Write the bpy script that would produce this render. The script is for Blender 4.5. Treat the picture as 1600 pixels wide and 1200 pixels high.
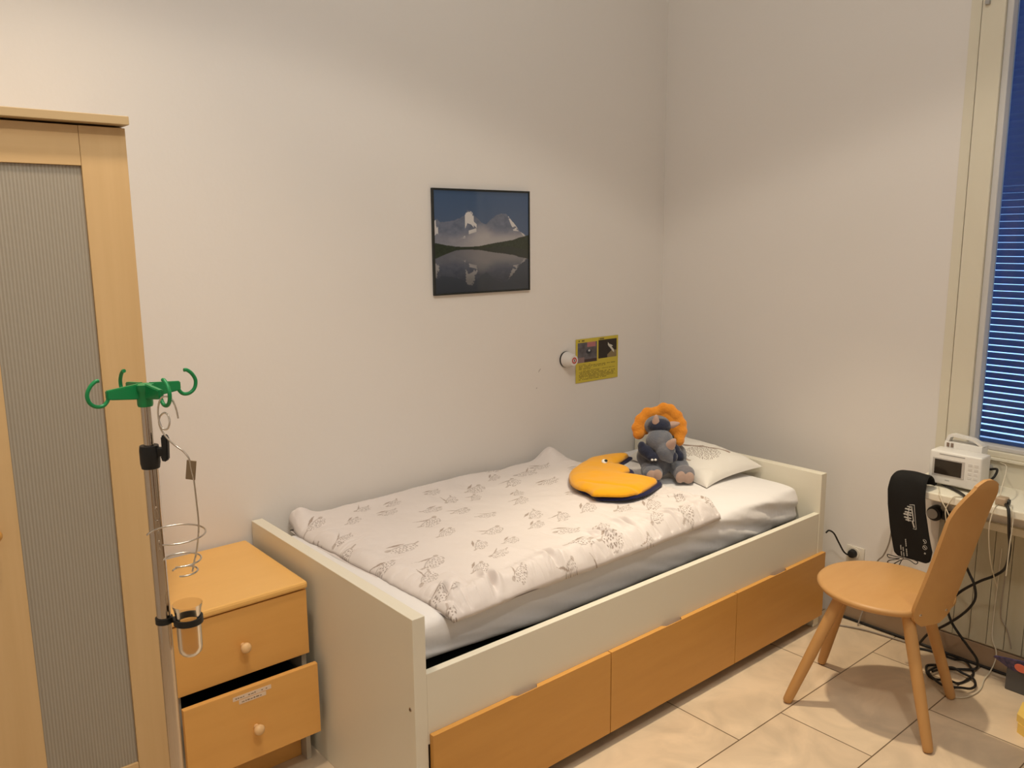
import bpy, bmesh, math, random
import numpy as np
from mathutils import Vector, Matrix
R_ = math.radians
for o in list(bpy.data.objects): bpy.data.objects.remove(o, do_unlink=True)
SC = bpy.context.scene
COL = SC.collection

# ------------------------------------------------------------------ camera
def make_camera():
    cd = bpy.data.cameras.new('camera'); co = bpy.data.objects.new('camera', cd); COL.objects.link(co)
    yaw, pitch, roll, f = 0.6981, 0.1750, -0.0086, 1293.5
    F = Vector((math.sin(yaw)*math.cos(pitch), math.cos(yaw)*math.cos(pitch), -math.sin(pitch)))
    Rr = Vector((math.cos(yaw), -math.sin(yaw), 0)); U = Rr.cross(F)
    R2 = Rr*math.cos(roll)+U*math.sin(roll); U2 = R2.cross(F)
    M = Matrix.Identity(4)
    for i in range(3):
        M[i][0] = R2[i]; M[i][1] = U2[i]; M[i][2] = -F[i]
    M[0][3], M[1][3], M[2][3] = -3.3472, -2.7803, 1.673
    co.matrix_world = M
    cd.sensor_width = 36; cd.lens = f/1600*36; cd.clip_start = .05
    SC.camera = co
make_camera()

# ------------------------------------------------------------------ world, lights, exposure
W = bpy.data.worlds.new('world'); SC.world = W; W.use_nodes = True
W.node_tree.nodes['Background'].inputs[0].default_value = (.32, .58, 1, 1)
W.node_tree.nodes['Background'].inputs[1].default_value = 2.3
def spot(loc, tgt, power, col, angle, blend, radius):
    ld = bpy.data.lights.new('spot_light', 'SPOT'); ld.energy = power; ld.color = col
    ld.spot_size = R_(angle); ld.spot_blend = blend; ld.shadow_soft_size = radius
    lo = bpy.data.objects.new('spot_light', ld); COL.objects.link(lo); lo.location = loc
    lo.rotation_euler = (Vector(tgt)-Vector(loc)).to_track_quat('-Z', 'Y').to_euler()
def point(loc, power, col, radius):
    ld = bpy.data.lights.new('fill_light', 'POINT'); ld.energy = power; ld.color = col; ld.shadow_soft_size = radius
    lo = bpy.data.objects.new('fill_light', ld); COL.objects.link(lo); lo.location = loc
spot((-2.85, -2.75, 3.84), (-2.85, -2.75, 0), 98, (1, .91, .79), 127.2, .10, .10)
spot((-2.9, -1.1, 3.6), (-2.95, -.85, 0), 128, (1, .83, .64), 84, .9, .10)
spot((-.90, -1.12, 2.80), (-.98, -1.30, 0), 150, (1, .85, .62), 66, .9, .045)
point((-2.2, -1.9, 3.65), 34, (.95, 1, 1), .30)  # added fill for the upper walls, no fitting of its own
point((-2.9, -3.7, 2.6), 13, (1, .98, .94), .40)  # weak added fill behind the camera, lightens the shaded bed side
SC.view_settings.view_transform = 'Standard'; SC.view_settings.look = 'None'
SC.view_settings.gamma = 1; SC.view_settings.use_curve_mapping = False
SC.view_settings.exposure = 0.0

# ------------------------------------------------------------------ material helpers
def lin(c):
    return tuple(((v/255)/12.92 if v/255 <= .04045 else ((v/255+.055)/1.055)**2.4) for v in c)
def mat(name, col, rough=.6, metal=0, spec=.5, grain=None, bump=None, coat=0, trans=0, ior=1.45, sheen=0, alpha=1):
    """grain=(col2, scale xyz, amount); bump=(scale, strength, distance)"""
    m = bpy.data.materials.new(name); m.use_nodes = True
    nt = m.node_tree; b = nt.nodes['Principled BSDF']
    b.inputs['Base Color'].default_value = (*col, 1)
    b.inputs['Roughness'].default_value = rough; b.inputs['Metallic'].default_value = metal
    b.inputs['Specular IOR Level'].default_value = spec; b.inputs['IOR'].default_value = ior
    b.inputs['Coat Weight'].default_value = coat; b.inputs['Transmission Weight'].default_value = trans
    b.inputs['Sheen Weight'].default_value = sheen; b.inputs['Alpha'].default_value = alpha
    tc = nt.nodes.new('ShaderNodeTexCoord')
    if grain:
        c2, sc, amt = grain
        mp = nt.nodes.new('ShaderNodeMapping'); mp.inputs['Scale'].default_value = sc
        nz = nt.nodes.new('ShaderNodeTexNoise'); nz.inputs['Scale'].default_value = 1; nz.inputs['Detail'].default_value = 6
        nz.inputs['Roughness'].default_value = .6
        mr = nt.nodes.new('ShaderNodeMapRange'); mr.inputs[1].default_value = .3; mr.inputs[2].default_value = .7
        mr.inputs[4].default_value = amt
        mx = nt.nodes.new('ShaderNodeMix'); mx.data_type = 'RGBA'
        mx.inputs[6].default_value = (*col, 1); mx.inputs[7].default_value = (*c2, 1)
        nt.links.new(tc.outputs['Object'], mp.inputs[0]); nt.links.new(mp.outputs[0], nz.inputs['Vector'])
        nt.links.new(nz.outputs[0], mr.inputs[0]); nt.links.new(mr.outputs[0], mx.inputs[0])
        nt.links.new(mx.outputs[2], b.inputs['Base Color'])
    if bump:
        nz = nt.nodes.new('ShaderNodeTexNoise'); nz.inputs['Scale'].default_value = bump[0]; nz.inputs['Detail'].default_value = 4
        bp = nt.nodes.new('ShaderNodeBump'); bp.inputs['Strength'].default_value = bump[1]; bp.inputs['Distance'].default_value = bump[2]
        nt.links.new(tc.outputs['Object'], nz.inputs['Vector']); nt.links.new(nz.outputs[0], bp.inputs['Height'])
        nt.links.new(bp.outputs[0], b.inputs['Normal'])
    return m
def mat_attr(name, rough=.6, spec=.4, bump=None, coat=0):
    m = mat(name, (.8,.8,.8), rough, 0, spec, None, bump, coat)
    a = m.node_tree.nodes.new('ShaderNodeAttribute'); a.attribute_name = 'pattern'
    m.node_tree.links.new(a.outputs['Color'], m.node_tree.nodes['Principled BSDF'].inputs['Base Color'])
    return m

WALLC = (.80, .75, .70)
M = {}
M['wall'] = mat('wall_paint', WALLC, .9, spec=.2, grain=((.77,.73,.68), (1.3,1.3,1.3), .5), bump=(60, .12, .003))
M['ceil'] = mat('ceiling_paint', (.80,.79,.76), .95, spec=.1)
M['cream'] = mat('cream_window_paint', (.74,.68,.54), .5, spec=.4, bump=(25,.05,.002))
M['bedwhite'] = mat('white_lacquer', (.79,.74,.61), .38, spec=.4, grain=((.76,.70,.57),(2,2,2),.4))
M['birch'] = mat('birch_veneer', (.66,.45,.225), .42, spec=.4, grain=((.57,.37,.17),(30,30,1.2),.55))
M['birch_h'] = mat('birch_veneer_cross', (.66,.45,.225), .42, spec=.4, grain=((.57,.37,.17),(1.2,30,30),.55))
M['honey'] = mat('honey_birch', (.77,.41,.115), .40, spec=.4, grain=((.68,.345,.09),(2.5,14,18),.55))
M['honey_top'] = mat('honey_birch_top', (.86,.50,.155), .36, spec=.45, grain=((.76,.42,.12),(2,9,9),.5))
M['drawer'] = mat('alder_drawer_front', (.64,.325,.08), .42, spec=.4, grain=((.55,.265,.06),(2.2,14,16),.6))
M['chair'] = mat('beech_chair', (.55,.30,.11), .42, spec=.4, grain=((.48,.245,.08),(6,20,4),.5))
M['knob'] = mat('pale_knob_wood', (.78,.50,.24), .4)
M['grey_panel'] = mat('greige_carcass', (.52,.47,.38), .6)
M['dark'] = mat('near_black', (.02,.025,.02), .8)  # near black; on inner panels the shade of the gaps is painted in
M['chrome'] = mat('chrome', (.56,.49,.42), .10, 1)
M['wire'] = mat('steel_wire', (.66,.61,.54), .22, 1)
M['green'] = mat('green_plastic', (.01,.25,.075), .32, spec=.5)
M['black'] = mat('black_plastic', (.014,.014,.014), .45, spec=.4)
M['cable'] = mat('black_cable', (.014,.012,.010), .5, spec=.4)
M['whitecable'] = mat('white_cable', (.62,.55,.42), .5)
M['greycable'] = mat('grey_cable', (.30,.25,.20), .5)
M['tag'] = mat('bronze_tag', (.28,.21,.13), .45, .6)
M['cloth'] = mat('white_sheet', (.81,.78,.765), .9, spec=.15, bump=(45,.12,.004), sheen=.2)
M['whiteplastic'] = mat('white_plastic', (.76,.73,.68), .4)
M['greyplastic'] = mat('grey_plastic', (.38,.37,.35), .5)
M['screen'] = mat('dark_screen', (.03,.022,.016), .12, spec=.6)
M['bag'] = mat('black_fabric_bag', (.012,.011,.010), .75, spec=.2, bump=(60,.15,.003))
M['print'] = mat('grey_print', (.48,.46,.42), .7)
M['paper'] = mat('paper_strip', (.78,.62,.47), .8, grain=((.70,.52,.36),(60,60,60),.5))
M['ink'] = mat('faint_ink', (.25,.17,.11), .8)
M['yellowfoam'] = mat('yellow_wood_block', (.88,.62,.16), .6, grain=((.8,.52,.12),(12,12,12),.5))
M['moon'] = mat('yellow_felt', (.82,.38,.012), .95, spec=.1, bump=(120,.35,.002), sheen=.3)
M['navy'] = mat('navy_felt', (.012,.013,.055), .95, spec=.1, sheen=.2)
M['plush'] = mat('slate_plush', (.10,.115,.150), .95, spec=.1, grain=((.20,.195,.205),(22,22,22),.75), bump=(160,.6,.004), sheen=.5)
M['plushdark'] = mat('dark_plush', (.022,.026,.050), .95, spec=.1, bump=(160,.6,.004), sheen=.4)
M['plushgrey'] = mat('grey_plush', (.18,.17,.185), .95, spec=.1, bump=(160,.6,.004), sheen=.5)
M['orange'] = mat('orange_plush', (.78,.30,.035), .95, spec=.1, grain=((.66,.22,.02),(30,30,30),.6), bump=(140,.6,.004), sheen=.4)
M['pad'] = mat('beige_plush', (.42,.29,.23), .95, spec=.1, bump=(140,.5,.003), sheen=.4)
M['horn'] = mat('pink_beige_felt', (.46,.31,.25), .9, spec=.1, sheen=.3)
M['white'] = mat('white_felt', (.85,.83,.78), .8)
M['red'] = mat('red_print', (.50,.06,.05), .6)
M['plinth'] = mat('brown_plinth_tile', (.30,.20,.12), .5, grain=((.36,.25,.16),(6,6,6),.6))
M['beige_gap'] = mat('pipe_grey', (.36,.33,.27), .6)
M['navyprint'] = mat('navy_print', (.02,.03,.10), .6, grain=((.16,.10,.20),(70,70,70),.9))
M['coral'] = mat('coral_print', (.90,.22,.14), .6)
M['slat'] = mat('blue_grey_slat', (.085,.13,.30), .45, spec=.4)

# glass for the window and the beaker
def glass_mat(name, col, refl=.12, rough=.02):
    m = bpy.data.materials.new(name); m.use_nodes = True; nt = m.node_tree; nt.nodes.clear()
    o = nt.nodes.new('ShaderNodeOutputMaterial'); t = nt.nodes.new('ShaderNodeBsdfTransparent'); g = nt.nodes.new('ShaderNodeBsdfGlossy')
    t.inputs[0].default_value = (*col, 1); g.inputs['Roughness'].default_value = rough
    lw = nt.nodes.new('ShaderNodeLayerWeight'); lw.inputs[0].default_value = refl
    mx = nt.nodes.new('ShaderNodeMixShader')
    nt.links.new(lw.outputs['Fresnel'], mx.inputs[0]); nt.links.new(t.outputs[0], mx.inputs[1]); nt.links.new(g.outputs[0], mx.inputs[2])
    nt.links.new(mx.outputs[0], o.inputs[0]); return m
M['pane'] = glass_mat('window_glass', (.93,.96,.98), .25)
M['beaker'] = glass_mat('clear_beaker', (.93,.91,.88), .2)

# ribbed frosted glass of the wardrobe doors
def ribbed():
    m = mat('ribbed_frosted_glass', (.40,.375,.315), .38, spec=.5)
    nt = m.node_tree; b = nt.nodes['Principled BSDF']
    tc = nt.nodes.new('ShaderNodeTexCoord'); sx = nt.nodes.new('ShaderNodeSeparateXYZ')
    mu = nt.nodes.new('ShaderNodeMath'); mu.operation = 'MULTIPLY'; mu.inputs[1].default_value = 2*math.pi/.0078
    si = nt.nodes.new('ShaderNodeMath'); si.operation = 'SINE'
    mr = nt.nodes.new('ShaderNodeMapRange'); mr.inputs[1].default_value = -1; mr.inputs[2].default_value = 1
    cr = nt.nodes.new('ShaderNodeMix'); cr.data_type = 'RGBA'
    cr.inputs[6].default_value = (.315,.275,.215,1); cr.inputs[7].default_value = (.395,.355,.29,1)
    bp = nt.nodes.new('ShaderNodeBump'); bp.inputs['Strength'].default_value = .5; bp.inputs['Distance'].default_value = .002
    L = nt.links.new
    L(tc.outputs['Object'], sx.inputs[0]); L(sx.outputs[0], mu.inputs[0]); L(mu.outputs[0], si.inputs[0]); L(si.outputs[0], mr.inputs[0])
    L(mr.outputs[0], cr.inputs[0]); L(cr.outputs[2], b.inputs['Base Color'])
    L(mr.outputs[0], bp.inputs['Height']); L(bp.outputs[0], b.inputs['Normal'])
    return m
M['ribbed'] = ribbed()

# floor tiles 0.667 x 0.334 m
def tiles():
    m = mat('beige_stone_tiles', (.62,.46,.32), .32, spec=.45)
    nt = m.node_tree; b = nt.nodes['Principled BSDF']; L = nt.links.new
    tc = nt.nodes.new('ShaderNodeTexCoord'); mp = nt.nodes.new('ShaderNodeMapping')
    mp.inputs['Location'].default_value = (.889, 1.323+.334*20, 0)
    br = nt.nodes.new('ShaderNodeTexBrick'); br.offset = .375; br.offset_frequency = 2; br.squash = 1
    br.inputs['Scale'].default_value = 1; br.inputs['Brick Width'].default_value = .6667; br.inputs['Row Height'].default_value = .334
    br.inputs['Mortar Size'].default_value = .0022; br.inputs['Mortar Smooth'].default_value = .1; br.inputs['Bias'].default_value = 0
    br.inputs['Color1'].default_value = (.73,.575,.40,1); br.inputs['Color2'].default_value = (.69,.53,.365,1)
    br.inputs['Mortar'].default_value = (.17,.11,.06,1)
    n1 = nt.nodes.new('ShaderNodeTexNoise'); n1.inputs['Scale'].default_value = 5; n1.inputs['Detail'].default_value = 8; n1.inputs['Distortion'].default_value = 1.2
    r1 = nt.nodes.new('ShaderNodeMapRange'); r1.inputs[1].default_value = .35; r1.inputs[2].default_value = .7; r1.inputs[3].default_value = 1.06; r1.inputs[4].default_value = .82
    mx = nt.nodes.new('ShaderNodeMix'); mx.data_type = 'RGBA'; mx.blend_type = 'MULTIPLY'; mx.inputs[0].default_value = 1
    L(tc.outputs['Object'], mp.inputs[0]); L(mp.outputs[0], br.inputs['Vector']); L(tc.outputs['Object'], n1.inputs['Vector'])
    L(n1.outputs[0], r1.inputs[0]); L(br.outputs['Color'], mx.inputs[6]); L(r1.outputs[0], mx.inputs[7]); L(mx.outputs[2], b.inputs['Base Color'])
    bp = nt.nodes.new('ShaderNodeBump'); bp.inputs['Strength'].default_value = .3; bp.inputs['Distance'].default_value = .002; bp.invert = True
    L(br.outputs['Fac'], bp.inputs['Height']); L(bp.outputs[0], b.inputs['Normal'])
    return m
M['tiles'] = tiles()

# ------------------------------------------------------------------ mesh helpers
def link(name, me, m, parent=None, smooth=False):
    o = bpy.data.objects.new(name, me); COL.objects.link(o)
    if m is not None: me.materials.append(m)
    if parent is not None: o.parent = parent
    if smooth:
        for p in me.polygons: p.use_smooth = True
    return o
def tag(o, label, cat, group=None):
    o['label'] = label; o['category'] = cat
    if group: o['group'] = group
    return o
def thing(name, label, cat, loc=(0,0,0), rz=0, group=None):
    o = bpy.data.objects.new(name, None); COL.objects.link(o); o.empty_display_size = .05
    o.location = loc; o.rotation_euler = (0,0,rz); return tag(o, label, cat, group)
def struct(o): o['kind'] = 'structure'; return o
def bm_box(bm, a, b, bev=0, seg=2):
    t = bmesh.new(); bmesh.ops.create_cube(t, size=1)
    a, b = [min(p,q) for p,q in zip(a,b)], [max(p,q) for p,q in zip(a,b)]
    for v in t.verts:
        v.co = Vector([(a[i]+b[i])/2 + v.co[i]*(b[i]-a[i]) for i in range(3)])
    if bev: bmesh.ops.bevel(t, geom=t.edges[:], offset=bev, segments=seg, affect='EDGES', profile=.5)
    me = bpy.data.meshes.new('t'); t.to_mesh(me); t.free(); bm.from_mesh(me); bpy.data.meshes.remove(me)
def build(name, bm, m, parent=None, smooth=False, angle=None):
    bmesh.ops.recalc_face_normals(bm, faces=bm.faces[:])
    me = bpy.data.meshes.new(name); bm.to_mesh(me); bm.free()
    o = link(name, me, m, parent, smooth or angle is not None)
    if angle is not None:
        try: me.set_sharp_from_angle(angle=R_(angle))
        except Exception: pass
    return o
def box(name, a, b, m, parent=None, bev=0):
    bm = bmesh.new(); bm_box(bm, a, b, bev); return build(name, bm, m, parent)
def boxes(name, lst, m, parent=None, bev=0):
    bm = bmesh.new()
    for a, b in lst: bm_box(bm, a, b, bev)
    return build(name, bm, m, parent)
def spline(pts, n=8, closed=False):
    P = [Vector(p) for p in pts]; out = []
    N = len(P); rng = range(N if closed else N-1)
    for i in rng:
        p0 = P[(i-1) % N] if (closed or i > 0) else P[0]*2-P[1]
        p1 = P[i]; p2 = P[(i+1) % N]
        p3 = P[(i+2) % N] if (closed or i+2 < N) else P[-1]*2-P[-2]
        for k in range(n):
            t = k/n
            out.append(.5*((2*p1)+(p2-p0)*t+(2*p0-5*p1+4*p2-p3)*t*t+(3*p1-p0-3*p2+p3)*t**3))
    if not closed: out.append(P[-1])
    return out
def bm_tube(bm, pts, r, sides=10, closed=False, cap=True):
    P = [Vector(p) for p in pts]; N = len(P); rings = []
    rf = r if callable(r) else (lambda t: r)
    up = None
    for i, p in enumerate(P):
        if closed: t = P[(i+1) % N]-P[i-1]
        else: t = P[min(i+1, N-1)]-P[max(i-1, 0)]
        t.normalize()
        if up is None:
            up = Vector((0,0,1)) if abs(t.z) < .9 else Vector((1,0,0))
        a = up - t*up.dot(t)
        if a.length < 1e-4: a = t.orthogonal()
        a.normalize(); up = a; b = t.cross(a); rr = rf(i/max(1, N-1))
        rings.append([bm.verts.new(p+(a*math.cos(2*math.pi*k/sides)+b*math.sin(2*math.pi*k/sides))*rr) for k in range(sides)])
    for i in range(N if closed else N-1):
        A = rings[i]; B = rings[(i+1) % N]
        for k in range(sides):
            bm.faces.new((A[k], A[(k+1) % sides], B[(k+1) % sides], B[k]))
    if cap and not closed:
        bm.faces.new(rings[0][::-1]); bm.faces.new(rings[-1])
def tube(name, pts, r, m, parent=None, sides=10, closed=False, n=8, smooth_pts=True):
    bm = bmesh.new(); bm_tube(bm, spline(pts, n, closed) if smooth_pts else pts, r, sides, closed)
    return build(name, bm, m, parent, angle=50)
def bm_lathe(bm, prof, origin=(0,0,0), axis=(0,0,1), seg=32, closed=False):
    """prof: list of (radius, height along axis)"""
    q = Vector((0,0,1)).rotation_difference(Vector(axis).normalized()); O = Vector(origin); rings = []
    for r, h in prof:
        if r < 1e-6: rings.append([bm.verts.new(O+q@Vector((0,0,h)))])
        else: rings.append([bm.verts.new(O+q@Vector((r*math.cos(2*math.pi*k/seg), r*math.sin(2*math.pi*k/seg), h))) for k in range(seg)])
    n = len(rings)
    for i in range(n if closed else n-1):
        A, B = rings[i], rings[(i+1) % n]
        for k in range(seg):
            k2 = (k+1) % seg
            if len(A) == 1 and len(B) == 1: continue
            if len(A) == 1: bm.faces.new((A[0], B[k], B[k2]))
            elif len(B) == 1: bm.faces.new((A[k], A[k2], B[0]))
            else: bm.faces.new((A[k], A[k2], B[k2], B[k]))
def lathe(name, prof, m, parent=None, origin=(0,0,0), axis=(0,0,1), seg=32, angle=45, closed=False):
    bm = bmesh.new(); bm_lathe(bm, prof, origin, axis, seg, closed); return build(name, bm, m, parent, angle=angle)
def bm_prism(bm, poly, fn, h0, h1):
    """poly 2D outline; fn(u,v,h)->3D point"""
    A = [bm.verts.new(fn(u, v, h0)) for u, v in poly]; B = [bm.verts.new(fn(u, v, h1)) for u, v in poly]
    bm.faces.new(A[::-1]); bm.faces.new(B)
    for i in range(len(poly)):
        j = (i+1) % len(poly); bm.faces.new((A[i], A[j], B[j], B[i]))
def prism(name, poly, fn, h0, h1, m, parent=None, bev=0):
    bm = bmesh.new(); bm_prism(bm, poly, fn, h0, h1)
    if bev:
        bmesh.ops.recalc_face_normals(bm, faces=bm.faces[:])
        bmesh.ops.bevel(bm, geom=bm.edges[:], offset=bev, segments=2, affect='EDGES')
    return build(name, bm, m, parent)
def grid_mesh(name, P, m, parent=None, smooth=True, colors=None, wrap_u=False):
    """P: (nu,nv,3) numpy array"""
    nu, nv = P.shape[:2]; me = bpy.data.meshes.new(name)
    idx = np.arange(nu*nv).reshape(nu, nv)
    if wrap_u: idx = np.vstack([idx, idx[:1]])
    f = np.stack([idx[:-1,:-1], idx[1:,:-1], idx[1:,1:], idx[:-1,1:]], -1).reshape(-1, 4)
    me.vertices.add(nu*nv); me.vertices.foreach_set('co', P.reshape(-1).astype(np.float32))
    me.loops.add(f.size); me.loops.foreach_set('vertex_index', f.reshape(-1).astype(np.int32))
    me.polygons.add(len(f)); me.polygons.foreach_set('loop_start', np.arange(0, f.size, 4, dtype=np.int32))
    me.polygons.foreach_set('loop_total', np.full(len(f), 4, dtype=np.int32))
    me.update(calc_edges=True); me.validate()
    if colors is not None:
        ca = me.color_attributes.new('pattern', 'FLOAT_COLOR', 'POINT')
        c = np.ones((nu*nv, 4), np.float32); c[:, :3] = colors.reshape(-1, 3); ca.data.foreach_set('color', c.reshape(-1))
    return link(name, me, m, parent, smooth)
_rs = np.random.RandomState(7)
_lat = _rs.rand(256, 256)
def vnoise(x, y, seed=0):
    x = np.asarray(x, float)+seed*17.3; y = np.asarray(y, float)+seed*31.7
    xi = np.floor(x).astype(int); yi = np.floor(y).astype(int); fx = x-xi; fy = y-yi
    fx = fx*fx*(3-2*fx); fy = fy*fy*(3-2*fy)
    g = lambda a, b: _lat[a % 256, b % 256]
    return (g(xi,yi)*(1-fx)+g(xi+1,yi)*fx)*(1-fy)+(g(xi,yi+1)*(1-fx)+g(xi+1,yi+1)*fx)*fy
def fbm(x, y, seed=0, oct=4):
    s = 0; a = .5
    for k in range(oct): s = s+a*(vnoise(x*2**k, y*2**k, seed+k)-.5); a *= .5
    return s
def sstep(a, b, x):
    t = np.clip((x-a)/(b-a), 0, 1); return t*t*(3-2*t)

# ------------------------------------------------------------------ room shell
XL, YF, H = -4.9, -5.3, 3.95
struct(box('floor', (XL-.1, YF-.1, -.1), (.0, .0, 0), M['tiles']))
struct(box('ceiling', (XL-.1, YF-.1, H), (.35, .12, H+.1), M['ceil']))
struct(box('wall_back', (XL-.1, 0, -.1), (.35, .12, H), M['wall']))
struct(box('wall_left', (XL-.12, YF, -.1), (XL, 0, H), M['wall']))
struct(box('wall_front', (XL, YF-.12, -.1), (.35, YF, H), M['wall']))
WY0, WY1, WZ0, WZ1 = -1.45, -2.75, .845, 2.86       # window opening
struct(boxes('wall_right', [((0, YF, 0), (.3, WY1, H)), ((0, WY0, 0), (.3, 0, H)),
       ((0, WY1, WZ1), (.3, WY0, H)), ((0, WY1, 0), (.3, WY0, WZ0))], M['wall']))
# cream casing strip left of the sash, panels under the window
struct(boxes('trim_1', [((-.006, -1.412, .72), (0, WY0+.002, WZ1+.05)), ((-.006, -2.8, WZ1), (0, WY0, WZ1+.05))], M['cream']))
struct(box('trim_2', (-.012, -2.8, .70), (0, WY0-.004, WZ0-.012), M['cream'], bev=.002))
struct(box('added_door_1', (XL, -3.9, 0), (XL+.05, -2.9, 2.1), M['birch']))  # unseen door, added to give the chrome pole something to reflect
struct(box('added_door_2', (-3.0, YF, 0), (-2.0, YF+.05, 2.1), mat('added_brown_door', (.22,.12,.06), .5)))  # second added door out of view, a dark reflection for the chrome
# window: fixed frame, sash, glass, handle
win = bpy.data.objects.new('window_1', None); COL.objects.link(win); win.location = (.0, -2.1, WZ0); struct(win)
WO = Vector((0, 2.1, -WZ0))
def wbox(name, a, b, m, bev=0, parent=win):
    return box(name, tuple(Vector(a)+WO), tuple(Vector(b)+WO), m, parent, bev)
wb = []
y0, y1 = WY0-.006, WY1+.006
wb += [((-.022, y0, WZ0), (.05, y0-.078, WZ1)), ((-.022, y1, WZ0), (.05, y1+.078, WZ1)),
       ((-.022, y1+.078, WZ0), (.05, y0-.078, WZ0+.022)), ((-.022, y1+.078, WZ1-.08), (.05, y0-.078, WZ1))]
bm = bmesh.new()
for a, b in wb: bm_box(bm, tuple(Vector(a)+WO), tuple(Vector(b)+WO), .003)
build('window_frame', bm, M['cream'], win)
ys, ye, zs, ze = y0-.078, y1+.078, WZ0+.022, WZ1-.08
bm = bmesh.new()
for a, b in [((-.010, ys, zs), (.045, ys-.022, ze)), ((-.010, ye, zs), (.045, ye+.022, ze)),
             ((-.010, ye+.022, zs), (.045, ys-.022, zs+.018)), ((-.010, ye+.022, ze-.02), (.045, ys-.022, ze))]:
    bm_box(bm, tuple(Vector(a)+WO), tuple(Vector(b)+WO), .004)
build('sash', bm, mat('sash_grey_white', (.62,.60,.58), .45), win)
wbox('pane', (.03, ys-.022, zs+.018), (.034, ye+.022, ze-.02), M['pane'])
wbox('hinge', (-.036, -1.468, 2.475), (-.022, -1.483, 2.62), M['greyplastic'], .003)
wbox('window_board', (-.03, WY1, WZ0-.012), (.05, WY0-.006, WZ0+.0), M['cream'], .003)
# venetian blind outside the glass
bl = thing('venetian_blind', 'blue grey venetian blind with thin horizontal slats behind the window glass', 'blind', (.085, (ys+ye)/2, WZ1-.1))
yc = (ys-ye)/2-.0
pitch, sw, th = .0258, .031, R_(51)
nsl = int((ze-zs)/pitch)
bm_all = None
for i in range(nsl):
    bm = bmesh.new(); z = zs+.012+i*pitch-(WZ1-.1)
    L_ = (ys-ye)/2+.02
    prof = []
    for k in range(5):
        s = (k/4-.5)*sw; c = .0022*(1-(2*k/4-1)**2)
        prof.append((s*math.cos(th)+c*math.sin(th), -s*math.sin(th)+c*math.cos(th)))
    # inner edge up, outer edge down
    A = [bm.verts.new((px, -L_, z+pz)) for px, pz in prof]; B = [bm.verts.new((px, L_, z+pz)) for px, pz in prof]
    A2 = [bm.verts.new((px, -L_, z+pz-.0006)) for px, pz in prof]; B2 = [bm.verts.new((px, L_, z+pz-.0006)) for px, pz in prof]
    for k in range(4):
        bm.faces.new((A[k], A[k+1], B[k+1], B[k])); bm.faces.new((A2[k], B2[k], B2[k+1], A2[k+1]))
    for k in range(4):
        bm.faces.new((A[k], A2[k], A2[k+1], A[k+1])); bm.faces.new((B[k], B[k+1], B2[k+1], B2[k]))
    bm.faces.new((A[0], B[0], B2[0], A2[0])); bm.faces.new((A[4], A2[4], B2[4], B[4]))
    if i >= 100: pass
    build('slat', bm, M['slat'], bl, smooth=False)
for yy in (-.35, .35): tube('ladder_cord', [(0, yy, (zs-(WZ1-.1))), (0, yy, -.0)], .0012, M['greyplastic'], bl, 6)
box('head_rail', (-.02, -L_, -.005), (.02, L_, .03), M['slat'], bl)

# radiator cover of vertical boards below the shelf
rc = thing('radiator_cover', 'cream radiator cover of narrow vertical boards under the window shelf', 'radiator cover', (-.01, -2.1, .09))
bm = bmesh.new(); y = -1.478
while y > -2.74:
    bm_box(bm, (-.004, y+2.1, .006), (.010, y-.0605+2.1, .47), .0015); y -= .0625
bm_box(bm, (.004, -1.478+2.1, .0), (.010, -2.74+2.1, .49))
build('board_panel', bm, mat('aged_cream_boards', (.50,.45,.33), .6, grain=((.42,.37,.25),(12,14,1.5),.8)), rc)
box('top_rail', (-.012, -1.478+2.1, .47), (.010, -2.74+2.1, .50), M['cream'], rc, .003)
box('side_strip', (-.010, -1.458+2.1, .0), (.010, -1.478+2.1, .60), M['beige_gap'], rc, .001)
struct(box('baseboard_right', (-.012, -5.2, 0.006), (0, -1.03, .088), M['plinth'], bev=.002))
struct(box('baseboard_back', (-4.8, -.012, 0), (-2.25, 0, .075), M['plinth'], bev=.002))

# ------------------------------------------------------------------ shelf under the window
sh = thing('window_shelf', 'white painted shelf below the window holding the monitor', 'shelf', (0, -2.08, .70))
bm = bmesh.new(); bm_box(bm, (-.29, -.60, .008), (-.0, .68, .037), .004); build('board', bm, M['bedwhite'], sh)
for yy in (-.5, .55):
    prism('bracket', [(0, 0), (-.22, 0), (-.20, -.015), (-.02, -.09), (0, -.09)], lambda u, v, h: (u-.0005 if u == 0 else u, h, v+.008), yy, yy+.02, M['grey_panel'], sh)

# ------------------------------------------------------------------ bed
BX0, BX1, BY0, BH = -2.245, -.165, -1.05, .685
bed = thing('bed', 'white single bed with tall end panels and wooden drawers beneath it', 'bed', (-1.205, -.535, 0))
BO = Vector((1.205, .535, 0))
def bb(name, a, b, m, bev=.0015, parent=bed): return box(name, tuple(Vector(a)+BO), tuple(Vector(b)+BO), m, parent, bev)
fb = bb('footboard', (BX0, BY0, 0), (BX0+.040, -.012, BH), M['bedwhite'])
hb = bb('headboard', (BX1-.040, BY0, 0), (BX1, -.012, BH), M['bedwhite'])
bb('side_rail', (BX0+.041, BY0+.002, .306), (BX1-.041, BY0+.026, .515), M['bedwhite'])
bb('back_rail', (BX0+.041, -.040, .30), (BX1-.041, -.014, .58), M['bedwhite'])
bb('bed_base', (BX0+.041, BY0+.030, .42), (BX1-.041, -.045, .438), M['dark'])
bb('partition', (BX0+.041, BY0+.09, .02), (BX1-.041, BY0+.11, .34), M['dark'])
def scr(y, z):
    bm = bmesh.new(); bm_lathe(bm, [(0, .0015), (.0045, .0015), (.0062, 0), (.0062, -.003)], Vector((BX0, y, z))+BO, (-1, 0, 0), 16)
    build('screw', bm, M['chrome'], bed)
scr(-1.027, .418)
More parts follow.
